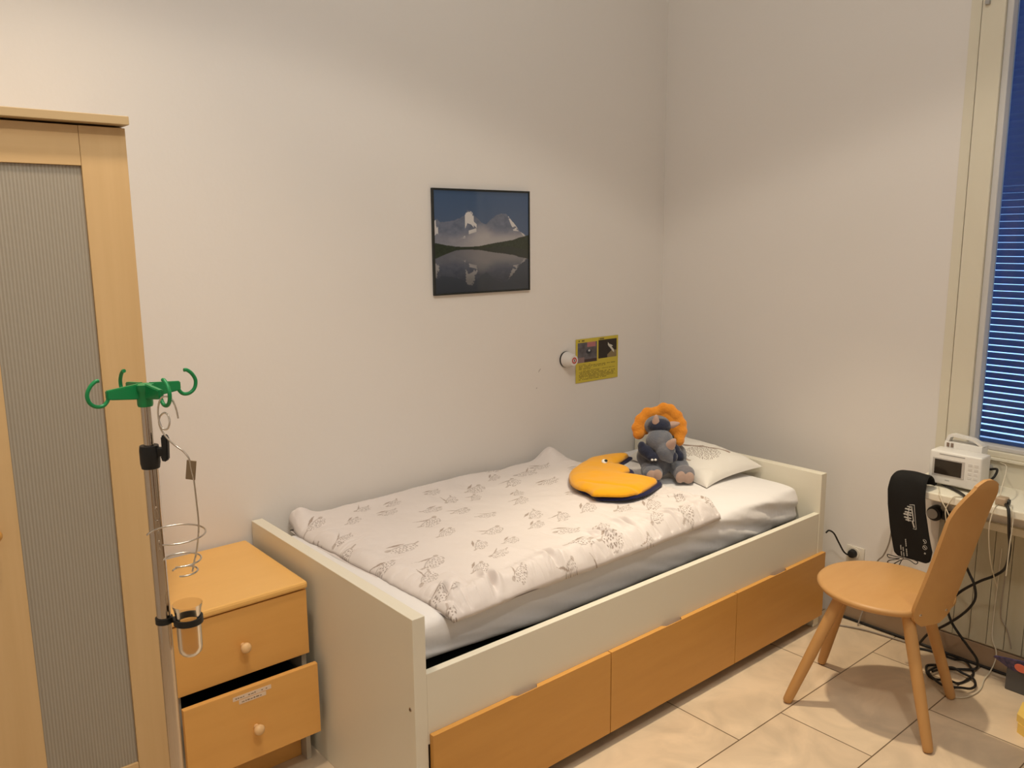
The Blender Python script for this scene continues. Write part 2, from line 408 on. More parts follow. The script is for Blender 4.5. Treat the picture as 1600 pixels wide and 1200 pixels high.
DX = [BX0+.044, -1.496, -.803, BX1-.0]
NT = [(-1.905, -1.806), (-1.225, -1.120), (-.56, -.45)]
for i in range(3):
    x0, x1 = DX[i]+.002, DX[i+1]-.002; n0, n1 = NT[i]
    # the front: full height slab, its top edge routed away behind a thin lip for the fingers
    zt = .338
    yf, yb = BY0-.016, BY0+.001
    poly = [(x0, yf), (x1, yf), (x1, yb), (n1, yb), (n1-.012, yf+.003), (n0+.012, yf+.003), (n0, yb), (x0, yb)]
    bm = bmesh.new()
    bm_box(bm, tuple(Vector((x0, yf, .052))+BO), tuple(Vector((x1, yb, zt-.022))+BO))
    bm_prism(bm, poly, lambda u, v, h: Vector((u, v, h))+BO, zt-.0221, zt)
    d = build('drawer', bm, M['drawer'], bed)
    bb('drawer_box', (x0+.02, yb+.002, .07), (x1-.05, yb+.06, .300), M['grey_panel'], 0, d)

# mattress with fitted sheet
def mattress():
    x0, x1, ya, yb, za, zb = -2.185, -.215, -.962, -.048, .455, .622
    t = thing('mattress', 'thin white mattress in a creased fitted sheet on the bed', 'mattress', ((x0+x1)/2, (ya+yb)/2, za))
    nu, nv = 420, 220
    s = np.linspace(0, 1, nu)[:, None]; w = np.linspace(0, 1, nv)[None, :]
    # cross-section perimeter (front-bottom, front, top, back) swept along x, closing ends by shrinking
    hy, hz = (yb-ya)/2, (zb-za)/2; r = .045
    ang = w*2*np.pi
    def rr(a, hy, hz, r):
        # rounded rectangle by superellipse
        n = 9.0
        c, sn = np.cos(a), np.sin(a)
        k = (np.abs(c/hy)**n+np.abs(sn/hz)**n)**(-1/n)
        return c*k, sn*k
    # denser sampling of the perimeter: remap the angle
    per = np.linspace(0, 1, 4000)*2*np.pi; cy_, cz_ = rr(per, hy, hz, r)
    d = np.r_[0, np.cumsum(np.hypot(np.diff(cy_), np.diff(cz_)))]; ang = np.interp(np.linspace(0, d[-1], nv), d, per)[None, :]
    cy, cz = rr(ang, hy, hz, r)
    X = x0+(x1-x0)*(s+0*w); e = np.minimum(X-x0, x1-X); sr = .05
    k = np.clip(e/sr, 0, 1); sc = np.sqrt(np.clip(1-(1-k)**2.6, 0, 1))
    shy = (hy-sr*.8*(1-sc))/hy; shz = sc*(1-.0)
    shz = np.where(e <= 0, 0, shz); shy = np.where(e <= 0, 0.9*shy, shy)
    Y = (ya+yb)/2+cy*shy; Z = (za+zb)/2+cz*shz
    front = sstep(-.2, -.42, cy)        # front half
    # diagonal folds on the front side, strongest near the head end
    side = sstep(-(hy-.07), -(hy-.005), cy)
    ph = (X*1.0+Z*2.6)
    f1 = np.abs(fbm(ph*9, (Z-X*.25)*5, 3, 4))*2
    f2 = np.sin((X*.55+Z*2.4)*38+4*fbm(X*4, Z*9, 5, 3))
    amp = .002+.0055*sstep(-1.3, -.4, X)
    Y = Y-side*amp*(f2*.6+f1*1.6)*sc
    topm = sstep(.4*hz, .95*hz, cz)
    Z = Z+topm*(.010*fbm(X*3, Y*3, 9, 3)+.006*np.abs(fbm(X*12+Y*5, Y*4, 12, 3))*sstep(-1.2, -.3, X))*sc
    # foot end near the front corner is lifted a little, showing a dark gap below
    lift = .030*sstep(-1.6, -2.18, X)*sstep(-.5, -.95, Y)*sstep(0, -hz, cz)
    Z = Z+lift
    P = np.stack([X, Y, Z], -1)-np.array([(x0+x1)/2, (ya+yb)/2, za])
    P[:, -1] = P[:, 0]
    return grid_mesh('fitted_sheet', P, M['cloth'], t)
mattress()

# duvet -------------------------------------------------------------
def duvet_pattern(X, Y):
    """pale brown line birds with dotted bodies on near white cotton"""
    base = np.array([.735, .67, .64]); C = np.ones(X.shape+(3,))*base
    C *= (1+.03*fbm(X*5, Y*5, 20, 3))[..., None]
    rs = random.Random(5); birds = []
    tries = 0
    while len(birds) < 96 and tries < 6000:
        tries += 1
        u, v = rs.uniform(-2.25, -.6), rs.uniform(-1.15, .08)
        if all((u-b[0])**2+((v-b[1])*1.1)**2 > .108**2 for b in birds):
            birds.append((u, v, rs.choice([-1, 1]), rs.uniform(-.5, .5)+.35, rs.uniform(.66, 1.15), rs.randint(0, 2)))
    ink = np.zeros(X.shape); dk = np.zeros(X.shape)
    for bi, (u, v, fl, rot, sc, kind) in enumerate(birds):
        msk = (np.abs(X-u) < .085) & (np.abs(Y-v) < .085)
        if not msk.any(): continue
        dx, dy = X[msk]-u, Y[msk]-v
        c, s = math.cos(rot), math.sin(rot); a = (dx*c+dy*s)*fl/sc; b = (-dx*s+dy*c)/sc
        k = np.zeros(a.shape); g = np.zeros(a.shape)
        # body: dotted half-moon
        body = ((a/.046)**2+((b+.006)/.030)**2 < 1) & (b < .012-.25*np.abs(a))
        cell = .0098; ia, ib = np.floor(a/cell), np.floor(b/cell+.5*(np.floor(a/cell) % 2))
        j = (np.sin(ia*12.9+ib*78.2+bi)*43758.5) % 1; j2 = (np.sin(ia*39.3+ib*11.1+bi)*9758.5) % 1
        fa = a/cell-ia-.5+(j-.5)*.5; fb_ = b/cell+.5*(ia % 2)-ib-.5+(j2-.5)*.5
        k = np.maximum(k, np.where(body & (fa**2+fb_**2 < .06+.05*j), .72, 0))
        # outline of the belly, back and tail
        rr_ = (a/.048)**2+((b+.006)/.032)**2
        k = np.maximum(k, np.where((np.abs(rr_-1) < .08) & (b < -.012) & (np.sin(a*170+bi) > -.2), .5, 0))
        back = np.abs(b-(.013-3.5*a*a)) < .0022
        k = np.maximum(k, np.where(back & (np.abs(a) < .045), .45, 0))
        # head and beak
        hd = ((a+.048)/.011)**2+((b-.006)/.008)**2 < 1
        g = np.maximum(g, np.where(hd, .55, 0))
        # wing stroke: thick curved feather above the body
        if kind == 0: w_ = np.abs(b-(.018+.55*(a+.01)+6*(a+.01)**2)) < .0045*(1-np.clip(np.abs(a)/.035, 0, 1)); 
        elif kind == 1: w_ = np.abs(b-(.024-.2*a)) < .0065*(1-np.clip(np.abs(a+.012)/.034, 0, 1))
        else: w_ = np.abs(b-(.016+.9*(a-.02))) < .0045*(1-np.clip(np.abs(a-.030)/.028, 0, 1))
        g = np.maximum(g, np.where(w_, .85, 0))
        tl = (np.abs(b-(.004+.4*(a-.05))) < .004) & (a > .042) & (a < .064)
        g = np.maximum(g, np.where(tl, .6, 0))
        ink[msk] = np.maximum(ink[msk], k); dk[msk] = np.maximum(dk[msk], g)
    C = C*(1-ink[..., None])+np.array([.20, .14, .105])*ink[..., None]
    C = C*(1-dk[..., None]*.95)+np.array([.30, .22, .17])*dk[..., None]*.95
    return C
def duvet():
    t = thing('duvet', 'pink white cotton duvet printed with pale brown birds spread over the bed', 'duvet', (-1.42, -.50, .62))
    nu, nv = 700, 500
    s = np.linspace(0, 1, nu)[:, None]+np.zeros((1, nv)); v = np.linspace(0, 1, nv)[None, :]+np.zeros((nu, 1))
    # plan corners  (s: foot->head, v: back->front)
    A = np.array([-2.118, -.028]); B = np.array([-.79, -.03]); Cc = np.array([-.775, -.972]); D = np.array([-2.075, -1.000])
    def bil(s, v, i): return (A[i]*(1-s)+B[i]*s)*(1-v)+(D[i]*(1-s)+Cc[i]*s)*v
    X = bil(s, v, 0); Y = bil(s, v, 1)
    # wavy outline
    X = X+(1-sstep(0, .12, s))*.045*fbm(v*6, v*0, 31, 4)+sstep(.88, 1, s)*.055*fbm(v*3+5, v*0, 33, 3)
    X = X-sstep(.8, 1, s)*.05*np.sin(v*np.pi*1.0)*0-.03*sstep(.75, 1, s)*sstep(.88, 1, v)
    X = X+.06*sstep(.8, 1, s)*(v*(1-v)*4)
    Y = Y+sstep(.85, 1, v)*.030*fbm(s*7, s*0+3, 35, 3)
    Ls, Lv = 1.35, .95
    de = np.minimum(np.minimum(s, 1-s)*Ls, np.minimum(v, 1-v)*Lv)
    dfoot, dhead, dback, dfront = s*Ls, (1-s)*Ls, v*Lv, (1-v)*Lv
    thick = (.050-.016*np.exp(-dfoot/.30))*np.sqrt(np.clip(1-(1-np.clip(de/.05, 0, 1))**2, 0, 1))
    puff = .026*fbm(X*3.2, Y*3.2, 41, 2)+.018*fbm(X*8, Y*8, 43, 3)-.012*np.abs(fbm(X*5+Y*2, Y*6, 44, 3))
    # creases running in from the front edge and the foot edge
    cf = np.exp(-dfront/.095); wr = np.abs(np.sin(X*62+7*fbm(X*6, Y*2, 45, 3)*3))
    creases = (-.020*(1-wr)**2*sstep(.15, .5, vnoise(X*7, X*0, 47))+.060*fbm(X*13, Y*11, 58, 3))*cf*sstep(0, .012, dfront)
    creases = creases-.011*np.exp(-dfront/.05)*(1-np.abs(np.sin(X*135+9*fbm(X*9, Y*3, 55, 3)*3)))**2*sstep(0, .01, dfront)*sstep(.3, .6, vnoise(X*9, X*0, 56))
    cl = np.exp(-dfoot/.05); wl = np.abs(np.sin(Y*55+8*fbm(X*2, Y*6, 49, 3)*3)); creases = creases-.008*cl*(1-wl)**2+.045*np.exp(-dfoot/.10)*fbm(X*14, Y*14, 57, 3)
    ch = np.exp(-dhead/.05); wh = np.abs(np.sin(Y*60+9*fbm(X*2, Y*6, 51, 3)*3)); creases = creases-.010*ch*(1-wh)**2
    roll = .012*np.exp(-((dfront-.05)/.035)**2)+.003*np.exp(-((dfoot-.045)/.03)**2)
    base = .002
    Z = base+thick+(puff+creases+roll)*np.clip(thick/.05, 0, 1)
    # the fabric rides up the wall at the back; folded corner by the wall at the head end
    Z = Z+.022*np.exp(-dback/.07)*np.clip(thick/.02, 0, 1)*(.4+vnoise(X*5, X*0, 53))
    Z = Z+.040*np.exp(-(dback/.05)**2)*np.exp(-((X+2.075)/.05)**2)
    Z = Z+.055*np.exp(-((Y+.08)/.06)**2)*np.exp(-((X+.86)/.055)**2)
    # deep gathers
    for (gx, gy, ga, gr, ang) in [(-1.88, -.92, .02, .05, 1.2), (-1.36, -.90, .022, .05, 1.9), (-1.22, -.86, .016, .04, 1.5), (-1.02, -.90, .014, .04, 1.8),
                                  (-2.02, -.90, .018, .035, .7), (-1.65, -.93, .012, .04, 1.5), (-.86, -.83, .014, .05, 2.3)]:
        dx, dy = X-gx, Y-gy; a_ = dx*math.cos(ang)+dy*math.sin(ang); b_ = -dx*math.sin(ang)+dy*math.cos(ang)
        Z = Z-ga*1.3*np.exp(-(b_/.009)**2-(a_/gr)**2)+ga*.8*np.exp(-((np.abs(b_)-.020)/.010)**2-(a_/gr)**2)
    Z = np.maximum(Z, base)
    # front edge bulges outward a bit and droops over the mattress edge
    dr = np.exp(-dfront/.03); Y = Y-.0*dr
    Z = Z-.018*np.exp(-dfront/.04)
    Yc = Y
    top = np.stack([X, Yc, .622+Z], -1)
    bot = np.stack([X, Yc+.0, np.full(X.shape, .622)-.018*np.exp(-dfront/.04)-.002*0+.0*X], -1)
    bot[..., 2] = np.minimum(bot[..., 2], top[..., 2]-.0008)
    O = np.array([-1.42, -.50, .62])
    # bulge: shift perimeter of underside inward so the edge looks round
    cx, cy = X.mean(), Y.mean()
    bot2 = bot.copy(); k = np.exp(-de/.02)*.012
    bot2[..., 1] += np.where(v > .5, 1, -1)*k*(de == np.minimum(dfront, dback)); 
    Pt = top-O; Pb = bot2-O
    col = duvet_pattern(X+.0*Z, Y+.0)
    m = mat_attr('printed_cotton', .9, .15, bump=(55, .22, .004)); m.node_tree.nodes['Principled BSDF'].inputs['Sheen Weight'].default_value = .2
    # weld top and bottom as one closed strip: concatenate along v
    P = np.concatenate([Pt, Pb[:, ::-1][:, 1:]], axis=1)
    Cl = np.concatenate([col, col[:, ::-1][:, 1:]], axis=1)
    o = grid_mesh('printed_cover', P, m, t, colors=Cl)
    # close the foot and head edges
    bm = bmesh.new(); bm.from_mesh(o.data)
    bmesh.ops.holes_fill(bm, edges=[e for e in bm.edges if e.is_boundary], sides=0)
    bmesh.ops.recalc_face_normals(bm, faces=bm.faces[:]); bm.to_mesh(o.data); bm.free()
    for p_ in o.data.polygons: p_.use_smooth = True
    return t
duvet()

# pillow --------------------------------------------------------------
def pillow():
    t = thing('pillow', 'flat white pillow with a printed patch leaning on the headboard', 'pillow', (-.40, -.42, .63))
    n = 220; s = np.linspace(-1, 1, n)[:, None]+np.zeros((1, n)); v = s.T.copy()
    # corners: s -1 = towards the foot, +1 = headboard ; v -1 = front, +1 = wall
    c = {(-1,-1): (-.565,-.735,.628), (1,-1): (-.213,-.770,.662), (1,1): (-.215,-.200,.700), (-1,1): (-.470,-.205,.632)}
    def bl3(i): return ((1-s)*(1-v)*c[(-1,-1)][i]+(1+s)*(1-v)*c[(1,-1)][i]+(1+s)*(1+v)*c[(1,1)][i]+(1-s)*(1+v)*c[(-1,1)][i])/4
    X, Y, Z = bl3(0), bl3(1), bl3(2)
    # pinch the sides
    X = X+.025*s*(v*v-1)*.9; Y = Y+.03*v*(s*s-1)*.9
    th = np.sqrt(np.clip((1-s**4)*(1-v**4), 0, 1))
    wr = .020*fbm(X*9, Y*9, 61, 3)-.030*np.abs(fbm(X*14+Y*8, Y*5-X*3, 63, 3))
    up = (.075*th+wr*th); dn = -.012*th
    O = np.array([-.40, -.42, .63])
    T = np.stack([X, Y, Z+up], -1)-O; B = np.stack([X, Y, np.maximum(Z+dn, .6235)], -1)-O
    B[..., 2] = np.minimum(B[..., 2], T[..., 2]-.0005)
    C = np.ones((n, n, 3))*np.array([.76, .72, .66])
    # printed patch: dotted bird
    a = (X+.40)/.09; b = (Y+.56)/.10
    cell = .0085; ia, ib = np.floor(X/cell), np.floor(Y/cell+.5*(np.floor(X/cell) % 2)); fa = X/cell-ia-.5; fb_ = Y/cell+.5*(ia % 2)-ib-.5
    jj = (np.sin(ia*12.9+ib*78.2)*43758.5) % 1
    dots = (a*a+b*b+1.6*fbm(X*16, Y*16, 66, 3) < .62) & ((fa+(jj-.5)*.5)**2+(fb_-(jj-.5)*.4)**2 < .09)
    C[dots] = (.26,.20,.16)
    st = (np.abs(X+.33+.25*(Y+.55)) < .006) & (np.abs(Y+.55) < .11); C[st] = (.34,.26,.21)
    st = (np.abs(X+.47-.2*(Y+.55)) < .004) & (np.abs(Y+.52) < .06); C[st] = (.42,.34,.28)
    P = np.concatenate([T, B[:, ::-1][:, 1:]], axis=1); Cl = np.concatenate([C, (C*0+np.array([.76,.72,.66]))[:, 1:]], axis=1)
    o = grid_mesh('pillowcase', P, mat_attr('pillow_cotton', .9, .15, bump=(40, .15, .004)), t, colors=Cl)
pillow()


# crescent moon cushion -------------------------------------------------
def inside_dist(P, poly):
    """signed distance of points P (n,2) to polygon (positive inside)"""
    poly = np.array(poly); n = len(poly); d = np.full(len(P), 1e9); ins = np.zeros(len(P), bool)
    for i in range(n):
        a = poly[i]; b = poly[(i+1) % n]; ab = b-a
        t = np.clip(((P-a)@ab)/(ab@ab+1e-12), 0, 1); q = a+t[:, None]*ab
        d = np.minimum(d, np.hypot(*(P-q).T))
        c = ((a[1] > P[:, 1]) != (b[1] > P[:, 1])) & (P[:, 0] < (b[0]-a[0])*(P[:, 1]-a[1])/(b[1]-a[1]+1e-12)+a[0]); ins ^= c
    return np.where(ins, d, -d)
def puffy(name, poly, h, m, parent, zfn=lambda x, y: 0*x, edge=.02, step=.005, bottom=0.0, flat=False):
    """cushion-like solid from an outline: fills it with a fine triangulation and inflates the top side"""
    from mathutils.geometry import delaunay_2d_cdt
    pl = [Vector((p[0], p[1], 0)) for p in poly]
    pl = [Vector((p.x, p.y)) for p in spline([(p.x, p.y, 0) for p in pl], 3, True)]
    arr = np.array([[p.x, p.y] for p in pl]); lo, hi = arr.min(0), arr.max(0)
    gx, gy = np.meshgrid(np.arange(lo[0], hi[0], step), np.arange(lo[1], hi[1], step)); G = np.stack([gx.ravel(), gy.ravel()], 1)
    d = inside_dist(G, arr); G = G[d > step*.6]
    vs = pl+[Vector(p) for p in G.tolist()]
    r = delaunay_2d_cdt(vs, [], [list(range(len(pl)))], 1, 1e-5)
    V = np.array([[v.x, v.y] for v in r[0]]); D = np.clip(inside_dist(V, arr), 0, None)
    e = np.clip(D/edge, 0, 1); prof = np.sqrt(np.clip(1-(1-e)**2, 0, 1))
    zt = zfn(V[:, 0], V[:, 1])
    bm = bmesh.new(); top = [bm.verts.new((V[i, 0], V[i, 1], zt[i]+h*prof[i])) for i in range(len(V))]
    bot = [top[i] if D[i] < 1e-5 else bm.verts.new((V[i, 0], V[i, 1], zt[i]-bottom*prof[i]-.0004)) for i in range(len(V))]
    for f in r[2]:
        try: bm.faces.new([top[k] for k in f])
        except Exception: pass
        try: bm.faces.new([bot[k] for k in f][::-1])
        except Exception: pass
    return build(name, bm, m, parent, smooth=True)
moon_o = [(-1.045,-.397),(-.998,-.358),(-.938,-.33),(-.834,-.285),(-.776,-.276),(-.724,-.275),(-.667,-.3),(-.62,-.335),(-.628,-.35),(-.683,-.374),(-.749,-.396),(-.776,-.41),(-.764,-.428),(-.768,-.458),(-.777,-.491),(-.8,-.513),(-.835,-.526),(-.87,-.543),(-.864,-.573),(-.843,-.607),(-.828,-.645),(-.82,-.674),(-.838,-.694),(-.885,-.711),(-.931,-.726),(-.982,-.737),(-1.037,-.737),(-1.078,-.725),(-1.124,-.694),(-1.161,-.653),(-1.151,-.622),(-1.144,-.593),(-1.145,-.559),(-1.131,-.514),(-1.098,-.456)]
mo = thing('moon_cushion', 'yellow felt crescent moon cushion with navy backing lying on the duvet', 'cushion', (-.93, -.5, .686))
mp_ = [(x+.93, y+.5) for x, y in moon_o]
def moon_z(x, y): return .010+.016*fbm(x*9+3, y*9, 71, 3)-.007*np.exp(-((x+.12+.5*(y+.12))/.012)**2)*sstep(.02, -.08, y)
puffy('yellow_face', mp_, .026, M['moon'], mo, zfn=moon_z, edge=.05)
nav = [(x*1.02+.006+.014, y*1.02-.004) for x, y in mp_]
puffy('navy_back', nav, .012, M['navy'], mo, zfn=lambda x, y: -.004+0*x, edge=.02, bottom=.004)
ex, ey, ez = .093, .099, .0405
bm = bmesh.new(); bm_lathe(bm, [(0, .0035), (.008, .0028), (.0125, 0), (.0125, -.004)], (ex, ey, ez), (-.35, -.45, 1), 24); ew = build('eye', bm, M['white'], mo, angle=60)
bm = bmesh.new(); bm_lathe(bm, [(0, .0030), (.0055, .0022), (.0075, 0)], (ex+.0035, ey-.0050, ez+.0022), (-.35, -.45, 1), 20); build('pupil', bm, M['dark'], ew, angle=60)

# stuffed horned dinosaur ------------------------------------------------
def plush():
    t = thing('stuffed_dinosaur', 'grey plush horned dinosaur with an orange neck frill sitting on the bed', 'stuffed toy', (-.585, -.50, .628))
    ang = math.atan2(-.644, .765)
    t.rotation_euler = (0, 0, ang)   # local +x = the toy's left in view, local -y = the way it faces
    def blob(name, balls, m, parent=t, vox=.004, sm=6):
        bm = bmesh.new()
        for c, r, *rot in balls:
            tb = bmesh.new(); bmesh.ops.create_icosphere(tb, subdivisions=3, radius=1)
            S = Matrix.Diagonal((*((r, r, r) if not isinstance(r, tuple) else r), 1))
            Rm = Matrix.Identity(4)
            if rot: 
                from mathutils import Euler
                Rm = Euler([R_(q) for q in rot[0]]).to_matrix().to_4x4()
            tb.transform(Matrix.Translation((c[0], -c[1], c[2]))@Rm@S)
            me = bpy.data.meshes.new('t'); tb.to_mesh(me); tb.free(); bm.from_mesh(me); bpy.data.meshes.remove(me)
        o = build(name, bm, m, parent, smooth=True)
        if len(balls) > 1:
            md = o.modifiers.new('remesh', 'REMESH'); md.mode = 'VOXEL'; md.voxel_size = vox; md.use_smooth_shade = True
            sd = o.modifiers.new('smooth', 'SMOOTH'); sd.iterations = sm; sd.factor = .6
        return o
    # coordinates: (right in view, towards the viewer, height)
    blob('body', [((-.020, 0, .085), (.076, .068, .085)), ((.0, -.01, .15), (.055, .05, .05)), ((-.055, .062, .048), (.042, .055, .042)), ((.075, .030, .052), (.044, .05, .045)),
                  ((.078, -.045, .085), (.045, .045, .055)), ((-.075, .02, .10), (.035, .035, .045)), ((.085, .065, .042), (.038, .035, .036))], M['plush'], sm=8)
    h = blob('head', [((-.018, .0, .232), (.058, .052, .046)), ((-.016, .050, .178), (.060, .055, .052)), ((.004, .085, .140), (.042, .042, .044)), ((.022, .096, .118), (.026, .026, .028))], M['plush'], sm=8)
    blob('brow_patch', [((-.014, .026, .238), (.053, .040, .032))], M['plushdark'], h)
    blob('jaw', [((-.074, .068, .135), (.040, .030, .028), (0, 25, 0)), ((-.050, .082, .116), (.034, .028, .022)), ((-.095, .066, .158), (.018, .018, .022))], M['plushdark'], h)
    for dx in (-.056, -.042): blob('tooth', [((dx, .108, .108), (.006, .004, .005))], M['white'], h)
    blob('chin_patch', [((.034, .098, .118), (.020, .022, .024))], M['plushdark'], h)
    for c, sx in (((-.056, .052, .205), 1), ((.040, .060, .196), 1)):
        blob('eye', [(c, (.005, .005, .006))], M['dark'], h)
    def horn(base, tip, r):
        b = Vector((base[0], -base[1], base[2])); q = Vector((tip[0], -tip[1], tip[2])); d = q-b; L = d.length
        prof = [(0, -.006), (r*.8, -.004), (r, L*.15), (r*.92, L*.4), (r*.62, L*.72), (r*.32, L*.93), (0, L)]
        lathe('horn', prof, M['horn'], h, b, d, 20, 60)
    horn((-.033, .040, .245), (-.033, .052, .293), .0165)
    horn((.030, .030, .240), (.072, .040, .252), .0155)
    horn((.016, .098, .160), (.034, .135, .205), .021)
    # frill: scalloped orange collar
    pts = [(-.098,-.004,.196), (-.104,-.008,.222), (-.090,-.014,.256), (-.060,-.022,.284), (-.022,-.026,.286), (.012,-.026,.304), (.040,-.024,.298), (.070,-.02,.270), (.088,-.014,.236), (.090,-.008,.205), (.076,.0,.165)]
    balls = [(p_, (.027, .016, .027)) for p_ in pts]
    for a_, b_ in zip(pts[:-1], pts[1:]): balls.append((tuple((u+v)/2 for u, v in zip(a_, b_)), (.024, .014, .024)))
    for p_ in pts[1:-1]: balls.append(((p_[0]*.66, p_[1]-.004, .212+(p_[2]-.212)*.62), (.030, .015, .030)))
    blob('frill', balls, M['orange'], h, vox=.0035, sm=9)
    blob('arm', [((.040, .020, .150), (.022, .024, .024)), ((.058, .030, .128), (.023, .025, .026)), ((.074, .040, .105), (.022, .024, .024))], M['plushdark'])
    # feet with pads
    f1 = blob('foot', [((-.050, .098, .045), (.042, .030, .036))], M['plush'])
    blob('pad', [((-.062, .124, .044), (.020, .010, .024), (0, 20, 0)), ((-.034, .126, .048), (.020, .010, .024), (0, -20, 0))], M['pad'], f1, sm=2, vox=.003)
    f2 = blob('foot', [((.086, .088, .040), (.046, .034, .038))], M['plushgrey'])
    blob('pad', [((.066, .116, .033), (.022, .012, .027), (0, 15, 0)), ((.099, .114, .030), (.026, .012, .027), (0, -15, 0))], M['pad'], f2, sm=2, vox=.003)
plush()

# ------------------------------------------------------------------ nightstand
ns = thing('nightstand', 'small honey birch nightstand with its lower drawer pulled out', 'nightstand', (-2.50, -.245, 0))
NO = Vector((2.50, .245, 0))
def nb(name, a, b, m, bev=.0015, parent=ns): return box(name, tuple(Vector(a)+NO), tuple(Vector(b)+NO), m, parent, bev)
NX0, NX1 = -2.689, -2.275
nb('top', (NX0-.004, -.497, .598), (NX1+.004, -.014, .622), M['honey_top'], .008)
nb('side_panel', (NX1-.018, -.468, 0), (NX1-.002, -.02, .597), M['grey_panel'])
nb('side_panel', (NX0+.002, -.468, 0), (NX0+.018, -.02, .597), M['grey_panel'])
nb('back_panel', (NX0+.019, -.030, .05), (NX1-.019, -.02, .597), M['grey_panel'])
nb('plinth', (NX0+.019, -.43, .0), (NX1-.019, -.415, .09), M['honey'])
nb('shelf', (NX0+.019, -.46, .10), (NX1-.019, -.032, .115), M['dark'], 0)
def knob(x, y, z, parent):
    lathe('knob', [(0, -.001), (.0075, -.001), (.007, .012), (.009, .015), (.0145, .019), (.0165, .026), (.0135, .033), (.006, .0365), (0, .037)], M['knob'], parent, Vector((x, y, z))+NO, (0, -1, 0), 24, 60)
d1 = nb('drawer', (NX0, -.490, .380), (NX1, -.472, .594), M['honey'], .0015); knob(-2.487, -.4895, .478, d1)
nb('drawer_box', (NX0+.03, -.471, .42), (NX1-.03, -.06, .58), M['grey_panel'], 0, d1)
d2 = nb('drawer', (NX0, -.543, .132), (NX1, -.525, .366), M['honey'], .0015); knob(-2.484, -.5425, .236, d2)
boxes('drawer_box', [(tuple(Vector(a)+NO), tuple(Vector(b)+NO)) for a, b in [((NX0+.03, -.524, .16), (NX1-.03, -.09, .17)), ((NX0+.03, -.524, .17), (NX0+.042, -.09, .32)), ((NX1-.042, -.524, .17), (NX1-.03, -.09, .32))]], M['dark'], d2)
# two faint paper strips with unreadable print on the lower drawer
def strip(x0, x1, z0, z1, seed):
    st = nb('paper_label', (x0, -.5437, z0), (x1, -.5431, z1), M['paper'], 0, d2)
    rs = random.Random(seed); x = x0+.008; L = []
    while x < x1-.012:
        w = rs.uniform(.003, .009)
        if rs.random() > .25: L.append((tuple(Vector((x, -.5441, z0+.0045))+NO), tuple(Vector((x+w, -.5436, z0+.0078+rs.uniform(-.001, .001)))+NO)))
        x += w+.0025
    boxes('print', L, M['ink'], st)
strip(-2.548, -2.430, .3395, .3525, 1); strip(-2.530, -2.447, .3245, .3375, 2)

# ------------------------------------------------------------------ wardrobe
wr = thing('wardrobe', 'tall birch wardrobe with ribbed frosted glass doors at the left edge', 'wardrobe', (-3.11, -.25, 0))
WR = Vector((3.11, .25, 0))
def wq(name, a, b, m, bev=.0015, parent=wr): return box(name, tuple(Vector(a)+WR), tuple(Vector(b)+WR), m, parent, bev)
wx0, wx1 = -3.573, -2.698
wq('top_board', (wx0-.006, -.530, 1.957), (wx1+.003, -.012, 1.978), mat('darker_birch_edge', (.50,.36,.19), .5))
wq('side_panel', (wx1-.018, -.478, 0), (wx1-.001, -.014, 1.9555), M['birch'])
wq('side_panel', (wx0+.001, -.478, 0), (wx0+.018, -.014, 1.9555), M['birch'])
wq('back_panel', (wx0+.018, -.022, .06), (wx1-.018, -.014, 1.9555), M['grey_panel'], 0)
wq('bottom_board', (wx0+.019, -.470, .08), (wx1-.019, -.024, .098), M['birch_h'], 0)
wq('top_panel', (wx0+.019, -.470, 1.936), (wx1-.019, -.024, 1.9545), M['birch_h'], 0)
wq('plinth', (wx0+.019, -.455, .0), (wx1-.019, -.440, .079), M['birch_h'], 0)
for (a, b, side) in ((-3.134, wx1, 1), (wx0, -3.137, -1)):
    sl, sr = .108, .108
    bm = bmesh.new()
    for p_, q_ in [((a, -.500, .055), (a+sl, -.481, 1.952)), ((b-sr, -.500, .055), (b, -.481, 1.952))]:
        bm_box(bm, tuple(Vector(p_)+WR), tuple(Vector(q_)+WR), .0012)
    dr = build('door', bm, M['birch'], wr)
    for p_, q_ in [((a+sl+.0006, -.4995, 1.856), (b-sr-.0006, -.481, 1.9515)), ((a+sl+.0006, -.4995, .0555), (b-sr-.0006, -.481, .238))]:
        wq('door_rail', p_, q_, M['birch_h'], .001, dr)
    wq('glass_panel', (a+sl+.0005, -.492, .2385), (b-sr-.0005, -.487, 1.8555), M['ribbed'], 0, dr)
    kx = a+.051 if side > 0 else b-.051
    lathe('door_knob', [(0, -.001), (.008, -.001), (.0075, .012), (.015, .018), (.017, .026), (.012, .034), (0, .037)], M['drawer'], dr, Vector((kx, -.4995, .975))+WR, (0, -1, 0), 20, 60)

# ------------------------------------------------------------------ drip stand
PX, PY = -2.9165, -1.2475
iv = thing('drip_stand', 'chrome drip stand with green four hook head in front of the wardrobe', 'drip stand', (PX, PY, 0))
lathe('outer_tube', [(.0105, .07), (.0125, .07), (.0125, 1.279), (.0105, 1.279)], M['chrome'], iv, seg=32, closed=True)
lathe('inner_tube', [(0, .9), (.0085, .9), (.0085, 1.39), (0, 1.39)], M['chrome'], iv, seg=32)
